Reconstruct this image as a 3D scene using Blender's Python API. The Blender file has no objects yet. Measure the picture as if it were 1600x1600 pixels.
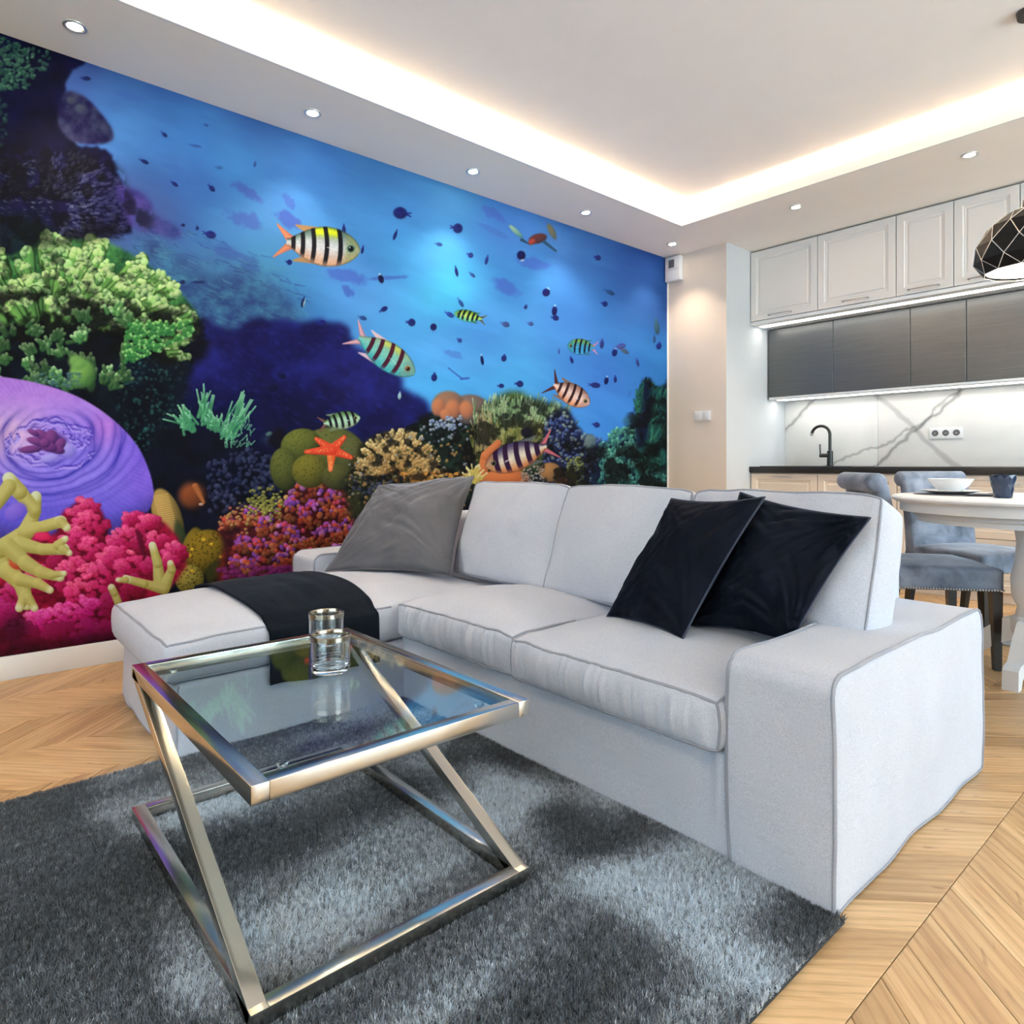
import bpy, bmesh, math, random
import numpy as np
from mathutils import Vector, Matrix
random.seed(7)
SC = bpy.context.scene
COL = SC.collection
PI = math.pi

# ------------------------------------------------------------------ camera
FPX = 1037.0
TH = math.atan(1195 / 1037.0)
EYE = 0.92
cd = bpy.data.cameras.new('camera')
cam = bpy.data.objects.new('camera', cd)
COL.objects.link(cam)
cam.location = (0, 0, EYE)
cam.rotation_euler = (PI / 2, 0, TH)
cd.sensor_fit = 'HORIZONTAL'
cd.sensor_width = 36
cd.lens = 36 * FPX / 1600
cd.shift_y = -74 / 1600
cd.clip_start = 0.02
SC.camera = cam

# ------------------------------------------------------------------ world, exposure
w = bpy.data.worlds.new('daylight')
SC.world = w
w.use_nodes = True
bg = w.node_tree.nodes['Background']
bg.inputs[0].default_value = (0.80, 0.90, 1.0, 1)
bg.inputs[1].default_value = 1.6
SC.view_settings.view_transform = 'Standard'
SC.view_settings.look = 'None'
SC.view_settings.exposure = 1.64
SC.view_settings.gamma = 1.0
SC.view_settings.use_curve_mapping = False
SC.cycles.max_bounces = 10
SC.cycles.diffuse_bounces = 5
SC.cycles.transparent_max_bounces = 16
SC.cycles.caustics_reflective = False
SC.cycles.caustics_refractive = False
SC.cycles.sample_clamp_indirect = 6

# ------------------------------------------------------------------ daylight at the glazing, added fill behind the camera
def area(name, loc, rot, sx, sy, power, color):
    l = bpy.data.lights.new(name, 'AREA')
    l.shape = 'RECTANGLE'; l.size = sx; l.size_y = sy
    l.energy = power; l.color = color
    o = bpy.data.objects.new(name, l)
    COL.objects.link(o)
    o.location = loc; o.rotation_euler = rot
    return o
# big glazing in the wall opposite the mural (facing -x) and an added fill light behind the camera (facing +y)
area('window_or_fill_light', (4.36, 3.1, 1.4), (0, PI / 2, 0), 2.2, 3.8, 88, (0.72, 0.86, 1.0))
area('window_or_fill_light', (-0.6, -2.1, 1.45), (PI / 2, 0, 0), 2.8, 1.9, 2, (0.84, 0.95, 1.0))  # weak fill, added at the made-up window

# ------------------------------------------------------------------ helpers
def link(name, me, mat=None, parent=None):
    o = bpy.data.objects.new(name, me)
    COL.objects.link(o)
    if mat is not None:
        if isinstance(mat, (list, tuple)):
            for m in mat: me.materials.append(m)
        else:
            me.materials.append(mat)
    if parent is not None:
        o.parent = parent
    return o

def empty(name, loc=(0, 0, 0), rz=0.0):
    o = bpy.data.objects.new(name, None)
    o.empty_display_size = 0.1
    COL.objects.link(o)
    o.location = loc
    o.rotation_euler = (0, 0, rz)
    return o

def tag(o, label=None, cat=None, group=None, kind=None):
    if label: o['label'] = label
    if cat: o['category'] = cat
    if group: o['group'] = group
    if kind: o['kind'] = kind
    return o

def copy_tree(o, parent=None):
    c = o.copy()
    COL.objects.link(c)
    c.parent = parent
    for ch in list(o.children):
        copy_tree(ch, c)
    return c

def pymesh(name, verts, faces, smooth=True):
    me = bpy.data.meshes.new(name)
    me.from_pydata([tuple(map(float, v)) for v in verts], [], [tuple(map(int, f)) for f in faces])
    me.validate()
    if smooth:
        me.shade_smooth()
    return me

class MB:
    """collects shapes into one mesh"""
    def __init__(self):
        self.v = []; self.f = []; self.sm = []
    def add(self, vs, fs, smooth=False, M=None):
        b = len(self.v)
        for p in vs:
            p = Vector(p)
            if M is not None: p = M @ p
            self.v.append(tuple(p))
        for f in fs:
            self.f.append([i + b for i in f]); self.sm.append(smooth)
        return self
    def box(self, lo, hi, bev=0.0, M=None):
        x0, y0, z0 = lo; x1, y1, z1 = hi
        bm = bmesh.new()
        bmesh.ops.create_cube(bm, size=1)
        for v in bm.verts:
            v.co = Vector(((x0 + x1) / 2 + v.co.x * (x1 - x0), (y0 + y1) / 2 + v.co.y * (y1 - y0), (z0 + z1) / 2 + v.co.z * (z1 - z0)))
        if bev > 0:
            bmesh.ops.bevel(bm, geom=list(bm.edges), offset=bev, segments=2, affect='EDGES', profile=0.6)
        bm.verts.index_update()
        self.add([v.co[:] for v in bm.verts], [[v.index for v in f.verts] for f in bm.faces], bev > 0, M)
        bm.free()
        return self
    def tube(self, pts, r, n=8, closed=False, M=None, caps=True):
        pts = [Vector(p) for p in pts]
        N = len(pts)
        rs = r if isinstance(r, (list, tuple)) else [r] * N
        vs = []; fs = []
        up = Vector((0, 0, 1)); prev = None
        for i, p in enumerate(pts):
            if closed: t = pts[(i + 1) % N] - pts[i - 1]
            else: t = pts[min(i + 1, N - 1)] - pts[max(i - 1, 0)]
            if t.length < 1e-9: t = Vector((0, 0, 1))
            t.normalize()
            if prev is None:
                a = t.orthogonal().normalized()
            else:
                a = prev - t * prev.dot(t)
                if a.length < 1e-6: a = t.orthogonal()
                a.normalize()
            prev = a; b = t.cross(a)
            for k in range(n):
                q = 2 * PI * k / n
                vs.append(p + (a * math.cos(q) + b * math.sin(q)) * rs[i])
        m = N if closed else N - 1
        for i in range(m):
            j = (i + 1) % N
            for k in range(n):
                l = (k + 1) % n
                fs.append([i * n + k, i * n + l, j * n + l, j * n + k])
        if not closed and caps:
            fs.append(list(range(n))[::-1]); fs.append([(N - 1) * n + k for k in range(n)])
        return self.add(vs, fs, True, M)
    def lathe(self, prof, n=32, M=None, smooth=True):
        """prof: (r, z) pairs, bottom to top or any order"""
        vs = []; fs = []
        for r, z in prof:
            for k in range(n):
                q = 2 * PI * k / n
                vs.append((r * math.cos(q), r * math.sin(q), z))
        for i in range(len(prof) - 1):
            for k in range(n):
                l = (k + 1) % n
                fs.append([i * n + k, i * n + l, (i + 1) * n + l, (i + 1) * n + k])
        return self.add(vs, fs, smooth, M)
    def prism(self, poly, ax, a0, a1, M=None, smooth=False):
        """poly in the plane perpendicular to axis ax (0: points are (y,z); 1: (x,z); 2: (x,y))"""
        vs = []
        for a in (a0, a1):
            for p, q in poly:
                vs.append((a, p, q) if ax == 0 else (p, a, q) if ax == 1 else (p, q, a))
        n = len(poly)
        fs = [list(range(n)), list(range(n, 2 * n))[::-1]]
        for i in range(n):
            j = (i + 1) % n
            fs.append([i, i + n, j + n, j])
        return self.add(vs, fs, smooth, M)
    def beam(self, p, q, w, h, side, bev=0.0):
        """rectangular bar from p to q; `side` is the direction of its width w"""
        p, q, side = Vector(p), Vector(q), Vector(side).normalized()
        t = (q - p).normalized(); side = (side - t * side.dot(t)).normalized(); n = t.cross(side)
        M = Matrix((side, n, t)).transposed().to_4x4(); M.translation = p
        return self.box((-w / 2, -h / 2, 0), (w / 2, h / 2, (q - p).length), bev, M)
    def build(self, name, mat, parent=None, recalc=True, sharp=None):
        me = bpy.data.meshes.new(name)
        me.from_pydata(self.v, [], self.f)
        if recalc:
            bm = bmesh.new(); bm.from_mesh(me)
            bmesh.ops.recalc_face_normals(bm, faces=bm.faces)
            bm.to_mesh(me); bm.free()
        me.polygons.foreach_set('use_smooth', self.sm)
        if any(self.sm):
            try: me.set_sharp_from_angle(angle=math.radians(sharp or 40))
            except Exception: pass
        return link(name, me, mat, parent)

# vectorised value noise
_P = np.random.RandomState(3).rand(64, 64, 64)
def vnoise(p):
    p = np.asarray(p, float); i = np.floor(p).astype(int); f = p - i; f = f * f * (3 - 2 * f)
    out = 0
    for dx in (0, 1):
        for dy in (0, 1):
            for dz in (0, 1):
                wt = (f[:, 0] if dx else 1 - f[:, 0]) * (f[:, 1] if dy else 1 - f[:, 1]) * (f[:, 2] if dz else 1 - f[:, 2])
                out = out + wt * _P[(i[:, 0] + dx) % 64, (i[:, 1] + dy) % 64, (i[:, 2] + dz) % 64]
    return out * 2 - 1

def rounded(p, lo, hi, r):
    lo = np.array(lo, float); hi = np.array(hi, float)
    q = np.clip(p, lo + r, hi - r)
    d = p - q; L = np.linalg.norm(d, axis=1, keepdims=True)
    return np.where(L > 1e-9, q + d / np.maximum(L, 1e-9) * r, p)

def box_grid(lo, hi, n):
    """surface grid of a box: verts + quads, vertices shared"""
    lo = np.array(lo, float); hi = np.array(hi, float)
    idx = {}; vs = []; fs = []
    def vid(i, j, k):
        key = (i, j, k)
        if key not in idx:
            idx[key] = len(vs)
            vs.append((i / n[0], j / n[1], k / n[2]))
        return idx[key]
    for a in range(3):
        b, c = (a + 1) % 3, (a + 2) % 3
        for end in (0, n[a]):
            for j in range(n[b]):
                for k in range(n[c]):
                    q = []
                    for dj, dk in ((0, 0), (1, 0), (1, 1), (0, 1)):
                        t = [0, 0, 0]; t[a] = end; t[b] = j + dj; t[c] = k + dk
                        q.append(vid(*t))
                    fs.append(q if end else q[::-1])
    return lo + np.array(vs) * (hi - lo), fs

def soft_box(name, lo, hi, n, r, fn, mat, parent=None):
    p, fs = box_grid(lo, hi, n)
    p = rounded(p, lo, hi, r)
    if fn is not None: p = fn(p)
    me = pymesh(name, p, fs)
    return link(name, me, mat, parent)

def soft_path(pts, lo, hi, r, fn, step=0.02):
    """polyline along the box edges, carried through the same rounding and shaping"""
    out = []
    for a, b in zip(pts[:-1], pts[1:]):
        a = np.array(a, float); b = np.array(b, float)
        k = max(2, int(np.linalg.norm(b - a) / step))
        for i in range(k):
            out.append(a + (b - a) * i / k)
    out.append(np.array(pts[-1], float))
    p = rounded(np.array(out), lo, hi, r)
    if fn is not None: p = fn(p)
    return p

# ------------------------------------------------------------------ materials
class NT:
    def __init__(self, name):
        self.m = bpy.data.materials.new(name); self.m.use_nodes = True
        self.t = self.m.node_tree; self.n = self.t.nodes; self.l = self.t.links
        self.b = self.n['Principled BSDF']
    def node(self, typ, **kw):
        nd = self.n.new(typ)
        for k, v in kw.items():
            if k in nd.inputs: nd.inputs[k].default_value = v
            else: setattr(nd, k, v)
        return nd
    def link(self, a, b): self.l.new(a, b)
    def coords(self, kind='Object', scale=(1, 1, 1), rot=(0, 0, 0), loc=(0, 0, 0)):
        tc = self.node('ShaderNodeTexCoord'); mp = self.node('ShaderNodeMapping')
        mp.inputs['Scale'].default_value = scale; mp.inputs['Rotation'].default_value = rot; mp.inputs['Location'].default_value = loc
        self.link(tc.outputs[kind], mp.inputs[0])
        return mp.outputs[0]
    def noise(self, vec, scale, detail=4, rough=0.55, dist=0.0):
        nd = self.node('ShaderNodeTexNoise')
        nd.inputs['Scale'].default_value = scale; nd.inputs['Detail'].default_value = detail
        nd.inputs['Roughness'].default_value = rough; nd.inputs['Distortion'].default_value = dist
        self.link(vec, nd.inputs['Vector'])
        return nd.outputs['Fac']
    def ramp(self, fac, stops):
        nd = self.node('ShaderNodeValToRGB'); e = nd.color_ramp.elements
        while len(e) < len(stops): e.new(0.5)
        for s, (p, c) in zip(e, stops):
            s.position = p; s.color = (*c, 1) if len(c) == 3 else c
        self.link(fac, nd.inputs[0])
        return nd.outputs[0]
    def mix(self, fac, a, b, mode='MIX'):
        nd = self.node('ShaderNodeMix', data_type='RGBA', blend_type=mode)
        for s, v in ((nd.inputs[0], fac), (nd.inputs[6], a), (nd.inputs[7], b)):
            if hasattr(v, 'is_linked'): self.link(v, s)
            else: s.default_value = v if isinstance(v, (int, float)) else (*v, 1)
        return nd.outputs[2]
    def bump(self, h, strength, dist):
        nd = self.node('ShaderNodeBump'); nd.inputs['Strength'].default_value = strength; nd.inputs['Distance'].default_value = dist
        self.link(h, nd.inputs['Height']); self.link(nd.outputs[0], self.b.inputs['Normal'])
        return nd
    def set(self, **kw):
        for k, v in kw.items():
            k = k.replace('_', ' ')
            s = self.b.inputs[k]
            s.default_value = (*v, 1) if isinstance(v, tuple) and len(v) == 3 else v
        return self

def plain(name, col, rough=0.5, metal=0.0, var=0.03, bump=0.0, bscale=300, **kw):
    t = NT(name)
    v = t.coords()
    f = t.noise(v, 6, 3)
    c0 = tuple(max(0, c * (1 - var)) for c in col); c1 = tuple(min(1, c * (1 + var)) for c in col)
    t.link(t.ramp(f, [(0.3, c0), (0.7, c1)]), t.b.inputs['Base Color'])
    t.set(Roughness=rough, Metallic=metal)
    if bump: t.bump(t.noise(v, bscale, 2), bump, 0.001)
    for k, x in kw.items():
        s = t.b.inputs[k]; s.default_value = x
    return t.m

def emit(name, col, strength):
    t = NT(name)
    t.set(Base_Color=col, Emission_Color=col, Emission_Strength=strength)
    return t.m

def fabric(name, c0, c1, weave=900, bump=0.25, sheen=0.15, patch=3.0, rough=0.9, sheen_tint=(1, 1, 1), fold=0.0):
    t = NT(name)
    v = t.coords()
    big = t.noise(v, patch, 4, 0.55, 0.3)
    fine = t.noise(v, weave, 2, 0.7)
    a = t.ramp(big, [(0.3, c0), (0.7, c1)])
    fc = t.ramp(fine, [(0.3, (0.78, 0.78, 0.79)), (0.7, (1.12, 1.12, 1.12))])
    t.link(t.mix(1.0, a, fc, 'MULTIPLY'), t.b.inputs['Base Color'])
    t.set(Roughness=rough)
    t.b.inputs['Sheen Weight'].default_value = sheen
    t.b.inputs['Sheen Roughness'].default_value = 0.4
    t.b.inputs['Sheen Tint'].default_value = (*sheen_tint, 1)
    t.b.inputs['Specular IOR Level'].default_value = 0.2
    n1 = t.bump(fine, bump, 0.0008)
    if fold:
        n2 = t.node('ShaderNodeBump'); n2.inputs['Strength'].default_value = fold; n2.inputs['Distance'].default_value = 0.01
        t.link(t.noise(t.coords(scale=(1, 1, 2.2)), 9, 3, 0.5, 0.8), n2.inputs['Height'])
        t.link(n2.outputs[0], n1.inputs['Normal'])
    return t.m

M = {}
M['ceiling'] = plain('ceiling_paint', (0.92, 0.90, 0.90), 0.9, var=0.01)
M['border'] = plain('ceiling_border_warmed', (0.94, 0.88, 0.82), 0.9, var=0.01)  # warm light put in the colour, against the mural's blue bounce
M['wall'] = plain('wall_paint', (0.80, 0.80, 0.80), 0.85, var=0.01, bump=0.05)
M['wall_beige'] = plain('beige_pier_front', (0.74, 0.655, 0.57), 0.85, var=0.015, bump=0.05)  # beige for the pier's front face
M['wall_grey'] = plain('pale_grey_pier_side', (0.58, 0.60, 0.62), 0.85, var=0.01, bump=0.05)  # pale grey for the pier's side face
M['wall_dark'] = plain('bounce_cut_wall', (0.16, 0.14, 0.125), 0.85, var=0.01)  # unseen front wall, darkened to cut bounce onto the sofa
M['trim'] = plain('white_trim', (0.82, 0.82, 0.82), 0.4, var=0.01)
M['chrome'] = plain('polished_steel', (0.68, 0.64, 0.57), 0.19, 1.0, var=0.03)
M['steel'] = plain('brushed_steel', (0.5, 0.5, 0.5), 0.3, 1.0)
M['sofa'] = fabric('light_grey_linen', (0.53, 0.555, 0.63), (0.59, 0.615, 0.69), 420, 0.5, 0.12, 2.5, fold=0.18)
M['piping'] = fabric('linen_piping', (0.30, 0.31, 0.36), (0.38, 0.39, 0.44), 700, 0.2, 0.1)
M['navy'] = fabric('navy_velvet', (0.0030, 0.0042, 0.009), (0.006, 0.008, 0.015), 900, 0.1, 0.05, 5, 0.65, (0.5, 0.6, 0.9), fold=0.5)
M['lamp_black'] = plain('lamp_black', (0.008, 0.008, 0.009), 0.5)
M['lamp_black'].node_tree.nodes['Principled BSDF'].inputs['Specular IOR Level'].default_value = 0.15
for k_ in ('navy',): M[k_].node_tree.nodes['Principled BSDF'].inputs['Specular IOR Level'].default_value = 0.05
M['navy_piping'] = fabric('navy_velvet_edge', (0.03, 0.035, 0.06), (0.04, 0.05, 0.08), 900, 0.1, 0.6, 5, 0.6)
M['throw'] = fabric('charcoal_blanket', (0.005, 0.007, 0.011), (0.009, 0.012, 0.017), 500, 0.4, 0.06, 6, 0.9, (0.5, 0.6, 0.8), fold=0.5)
M['throw'].node_tree.nodes['Principled BSDF'].inputs['Specular IOR Level'].default_value = 0.05
M['grey_velvet'] = fabric('grey_velvet', (0.075, 0.077, 0.090), (0.115, 0.117, 0.132), 900, 0.1, 0.5, 4, 0.7, (0.8, 0.85, 1), fold=0.35)
M['grey_edge'] = fabric('grey_velvet_edge', (0.08, 0.08, 0.09), (0.10, 0.10, 0.11), 900, 0.1, 0.4)
M['chair_velvet'] = fabric('blue_grey_velvet', (0.055, 0.072, 0.105), (0.28, 0.335, 0.44), 900, 0.1, 0.35, 7, 0.6, (0.75, 0.85, 1), fold=0.3)
M['dark_wood'] = plain('dark_stained_wood', (0.012, 0.009, 0.008), 0.35)
M['white_lacquer'] = plain('white_lacquer', (0.80, 0.82, 0.85), 0.42, var=0.01)
M['cab_white'] = plain('white_cabinet_paint', (0.72, 0.71, 0.70), 0.35, var=0.01)
M['cab_warm_lit'] = plain('warm_lit_white_cabinet', (0.70, 0.60, 0.50), 0.35, var=0.015)  # white cabinets with the warm light painted into their colour
M['gap'] = plain('dark_gap', (0.12, 0.12, 0.125), 0.7)  # plain dark grey for joints, socket wells and grille
M['worktop'] = plain('black_worktop', (0.012, 0.011, 0.011), 0.45)
M['black'] = plain('matt_black_metal', (0.012, 0.012, 0.013), 0.35)
M['porcelain'] = plain('white_porcelain', (0.80, 0.81, 0.82), 0.12, var=0.01)
M['plastic'] = plain('white_plastic', (0.78, 0.78, 0.79), 0.3, var=0.01)
M['mug'] = plain('navy_glaze', (0.016, 0.030, 0.065), 0.12, var=0.3)
M['placemat'] = fabric('grey_placemat', (0.10, 0.10, 0.12), (0.14, 0.14, 0.16), 500, 0.3, 0.1)
M['mat'] = fabric('grey_floor_mat', (0.26, 0.27, 0.29), (0.32, 0.33, 0.35), 300, 0.6, 0.1)
M['rug_base'] = plain('rug_backing', (0.03, 0.033, 0.038), 0.95)
M['led'] = emit('led_tape', (1.0, 0.80, 0.54), 62)
M['led_cool'] = emit('led_tape_neutral', (1.0, 0.95, 0.86), 3.8)
M['spot'] = emit('spot_lamp', (1.0, 0.86, 0.66), 40)
M['lamp_inner'] = emit('lamp_diffuser', (1.0, 0.90, 0.78), 2.2)
M['silver_line'] = plain('silver_edge', (0.75, 0.73, 0.70), 0.3, 0.7)

def mk_dark_metal():
    t = NT('brushed_grey_fronts')
    v = t.coords(scale=(1.2, 1, 60))
    f = t.noise(v, 3, 5)
    t.link(t.ramp(f, [(0.25, (0.098, 0.104, 0.108)), (0.75, (0.138, 0.142, 0.144))]), t.b.inputs['Base Color'])
    t.set(Roughness=0.33, Metallic=0.55)
    t.bump(f, 0.05, 0.001)
    return t.m
M['cab_dark'] = mk_dark_metal()

def mk_thin_glass():
    # a thin clear pane: fresnel reflection over plain see-through
    t = NT('clear_float_glass')
    t.n.remove(t.b)
    out = t.n['Material Output']
    tr = t.node('ShaderNodeBsdfTransparent'); tr.inputs[0].default_value = (0.90, 0.95, 0.945, 1)
    gl = t.node('ShaderNodeBsdfGlossy'); gl.inputs['Roughness'].default_value = 0.01; gl.inputs[0].default_value = (1, 1, 1, 1)
    fr = t.node('ShaderNodeFresnel'); ge = t.node('ShaderNodeNewGeometry')
    mi = t.node('ShaderNodeMix'); mi.inputs[2].default_value = 1.5; mi.inputs[3].default_value = 1 / 1.5   # same reflectance from either face
    t.link(ge.outputs['Backfacing'], mi.inputs[0]); t.link(mi.outputs[0], fr.inputs[0])
    mx = t.node('ShaderNodeMixShader')
    t.link(fr.outputs[0], mx.inputs[0]); t.link(tr.outputs[0], mx.inputs[1]); t.link(gl.outputs[0], mx.inputs[2])
    t.link(mx.outputs[0], out.inputs[0])
    return t.m
M['glass'] = mk_thin_glass()
def mk_tumbler():
    t = NT('tumbler_glass')
    t.set(Base_Color=(0.97, 0.99, 1.0), Roughness=0.0, Transmission_Weight=1.0, IOR=1.45)
    return t.m
M['tumbler'] = mk_tumbler()
M['rim_metal'] = plain('platinum_rim', (0.36, 0.32, 0.26), 0.2, 1.0)

def mk_wood():
    t = NT('oak_planks')
    uv = t.node('ShaderNodeUVMap').outputs[0]
    def mapped(sx, sy):
        mp = t.node('ShaderNodeMapping'); mp.inputs['Scale'].default_value = (sx, sy, 1); t.link(uv, mp.inputs[0]); return mp.outputs[0]
    big = t.noise(mapped(2.0, 16), 1.3, 4, 0.55, 1.2)
    fine = t.noise(mapped(9, 330), 1.0, 3, 0.6, 0.2)
    knots = t.noise(mapped(4.5, 11), 1.6, 3, 0.5, 1.6)
    wv = t.node('ShaderNodeTexWave', wave_type='BANDS', bands_direction='Y'); t.link(mapped(1.1, 9.0), wv.inputs[0])
    wv.inputs['Scale'].default_value = 1.7; wv.inputs['Distortion'].default_value = 7; wv.inputs['Detail'].default_value = 3; wv.inputs['Detail Scale'].default_value = 0.7
    at = t.node('ShaderNodeAttribute'); at.attribute_name = 'tone'
    base = t.ramp(big, [(0.25, (0.40, 0.235, 0.115)), (0.45, (0.56, 0.365, 0.185)), (0.62, (0.64, 0.435, 0.235)), (0.8, (0.70, 0.50, 0.285))])
    gr = t.ramp(wv.outputs['Fac'], [(0.0, (0.74, 0.68, 0.60)), (0.25, (0.96, 0.95, 0.93)), (0.7, (1.04, 1.04, 1.03))])
    c = t.mix(0.5, base, gr, 'MULTIPLY')
    fc = t.ramp(fine, [(0.30, (0.80, 0.77, 0.73)), (0.5, (1, 1, 1)), (0.75, (1.05, 1.05, 1.04))])
    c = t.mix(0.8, c, fc, 'MULTIPLY')
    kc = t.ramp(knots, [(0.24, (0.42, 0.35, 0.28)), (0.33, (1, 1, 1))])
    c = t.mix(0.75, c, kc, 'MULTIPLY')
    tone = t.ramp(at.outputs['Fac'], [(0.0, (0.78, 0.74, 0.70)), (0.5, (0.95, 0.93, 0.92)), (1.0, (1.12, 1.10, 1.08))])
    c = t.mix(1.0, c, tone, 'MULTIPLY')
    t.link(c, t.b.inputs['Base Color'])
    t.set(Roughness=0.36)
    t.b.inputs['Specular IOR Level'].default_value = 0.35
    t.bump(fine, 0.12, 0.0006)
    return t.m
M['oak'] = mk_wood()

def mk_marble():
    t = NT('veined_marble')
    v = t.coords()
    def vein(rot, scale, dist, width, seed, dark):
        co = t.coords(rot=rot, loc=(seed, 0, seed * 0.7))
        wv = t.node('ShaderNodeTexWave', wave_type='BANDS', bands_direction='X')
        wv.inputs['Scale'].default_value = scale; wv.inputs['Distortion'].default_value = dist
        wv.inputs['Detail'].default_value = 6; wv.inputs['Detail Scale'].default_value = 1.3; wv.inputs['Detail Roughness'].default_value = 0.6
        t.link(co, wv.inputs[0])
        return t.ramp(wv.outputs['Fac'], [(0.0, (dark, dark, dark * 1.02)), (width, (0.80, 0.80, 0.80)), (width * 3.5, (0.95, 0.95, 0.95)), (width * 12, (1, 1, 1))])
    c = t.mix(1.0, (0.80, 0.80, 0.785), vein((0, math.radians(-42), 0), 0.36, 2.6, 0.0014, 3.1, .50), 'MULTIPLY')
    c = t.mix(1.0, c, vein((0, math.radians(-60), 0), 0.40, 4.0, 0.0006, 1.3, .62), 'MULTIPLY')
    c = t.mix(1.0, c, vein((0, math.radians(44), 0), 0.22, 1.2, 0.0001, 7.7, .70), 'MULTIPLY')
    cl = t.ramp(t.noise(v, 2.2, 5, 0.6, 1.2), [(0.35, (0.93, 0.93, 0.93)), (0.6, (1, 1, 1))])
    c = t.mix(1.0, c, cl, 'MULTIPLY')
    t.link(c, t.b.inputs['Base Color'])
    t.set(Roughness=0.22)
    return t.m
M['marble'] = mk_marble()

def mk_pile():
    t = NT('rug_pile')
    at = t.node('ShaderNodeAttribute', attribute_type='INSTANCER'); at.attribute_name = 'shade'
    c = t.ramp(at.outputs['Fac'], [(0.0, (0.035, 0.040, 0.048)), (0.5, (0.19, 0.21, 0.24)), (1.0, (0.74, 0.80, 0.87))])  # dark to light ramp paints the nap's sheen as colour
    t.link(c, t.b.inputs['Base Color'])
    t.set(Roughness=0.75)
    t.b.inputs['Sheen Weight'].default_value = 0.3
    return t.m
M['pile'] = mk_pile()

# ================================================================== THE SETTING
XW, XR, YF, YN, HC = -3.56, 4.20, 5.94, -1.90, 2.755
YP, XP = 4.924, -2.976            # front face and side face of the corner pier
def struct(name, mb, mat, parent=None):
    o = mb.build(name, mat, parent)
    if parent is None: o['kind'] = 'structure'
    return o
floor = struct('floor', MB().box((XW - .1, YN - .1, -.06), (XR + .1, YF + .1, -.0145)), M['gap'])
struct('wall_left', MB().box((XW - .1, YN - .1, -.06), (XW, YF + .1, 3.0)), M['wall'])
struct('wall_back', MB().box((XW, YF, -.06), (XR, YF + .1, 3.0)), M['wall'])
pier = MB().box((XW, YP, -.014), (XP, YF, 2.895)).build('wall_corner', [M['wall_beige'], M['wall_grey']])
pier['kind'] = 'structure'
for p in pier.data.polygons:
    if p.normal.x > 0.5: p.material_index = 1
def wall_with_opening(name, ax, a, t, lo, hi, o0, o1, z0, z1, mat=None):
    mb = MB()
    for (p0, p1, q0, q1) in ((lo, o0, -.06, 3.0), (o1, hi, -.06, 3.0), (o0, o1, -.06, z0), (o0, o1, z1, 3.0)):
        if ax == 0: mb.box((a, p0, q0), (a + t, p1, q1))
        else: mb.box((p0, a, q0), (p1, a + t, q1))
    return struct(name, mb, mat or M['wall'])
wall_with_opening('wall_right', 0, XR, .12, YN - .1, YF + .1, 1.2, 5.1, 0.2, 2.6)
wall_with_opening('wall_front', 1, YN - .12, .12, XW - .1, XR + .1, -2.1, 0.9, 0.45, 2.45, M['wall_dark'])
def window(name, ax, a, lo, hi, z0, z1, n):
    root = empty(name); root['kind'] = 'structure'
    def bar(p0, p1, q0, q1):
        if ax == 0: MB().box((a + .03, p0, q0), (a + .09, p1, q1), .004).build('window_frame', M['trim'], root)
        else: MB().box((p0, a - .09, q0), (p1, a - .03, q1), .004).build('window_frame', M['trim'], root)
    bar(lo, hi, z0, z0 + .06); bar(lo, hi, z1 - .06, z1)
    for i in range(n + 1):
        c = lo + (hi - lo) * i / n
        bar(max(lo, c - .035), min(hi, c + .035), z0 + .06, z1 - .06)
    for i in range(n):
        c0 = lo + (hi - lo) * i / n + .03; c1 = lo + (hi - lo) * (i + 1) / n - .03
        if ax == 0: MB().box((a + .058, c0, z0 + .05), (a + .062, c1, z1 - .05)).build('pane', M['glass'], root)
        else: MB().box((c0, a - .062, z0 + .05), (c1, a - .058, z1 - .05)).build('pane', M['glass'], root)
window('window_1', 0, XR, 1.2, 5.1, 0.2, 2.6, 4)
window('fill_window', 1, YN, -2.1, 0.9, 0.45, 2.45, 2)  # made-up window, put in to carry the fill

# raised ceiling, dropped border with a lit cove
TX0, TX1, TY0, TY1 = -3.0, 3.55, -1.25, 4.33
ceil = struct('ceiling', MB().box((XW - .1, YN - .1, 2.895), (XR + .1, YF + .1, 3.02)), M['ceiling'])
mb = MB()
G = .13                                 # depth of the cove behind its lip
E_ = .012
mb.box((XW, YN, HC), (TX0 - E_, YF, HC + .02)).box((TX1 + E_, YN, HC), (XR, YF, HC + .02))
mb.box((TX0 - E_, TY1 + E_, HC), (TX1 + E_, YF, HC + .02)).box((TX0 - E_, YN, HC), (TX1 + E_, TY0 - E_, HC + .02))
mb.box((XW, YN, HC + .02), (TX0 - G, YF, 2.895)).box((TX1 + G, YN, HC + .02), (XR, YF, 2.895))
mb.box((TX0 - G, TY1 + G, HC + .02), (TX1 + G, YF, 2.895)).box((TX0 - G, YN, HC + .02), (TX1 + G, TY0 - G, 2.895))
soffit = struct('ceiling_border', mb, M['border'])
mb = MB(); tl = .012
mb.box((TX0 - tl, TY0 - tl, HC), (TX0, TY1 + tl, HC + .068)).box((TX1, TY0 - tl, HC), (TX1 + tl, TY1 + tl, HC + .068))
mb.box((TX0 - tl, TY1, HC), (TX1 + tl, TY1 + tl, HC + .068)).box((TX0 - tl, TY0 - tl, HC), (TX1 + tl, TY0, HC + .068))
struct('trim_1', mb, M['trim'])
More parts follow.
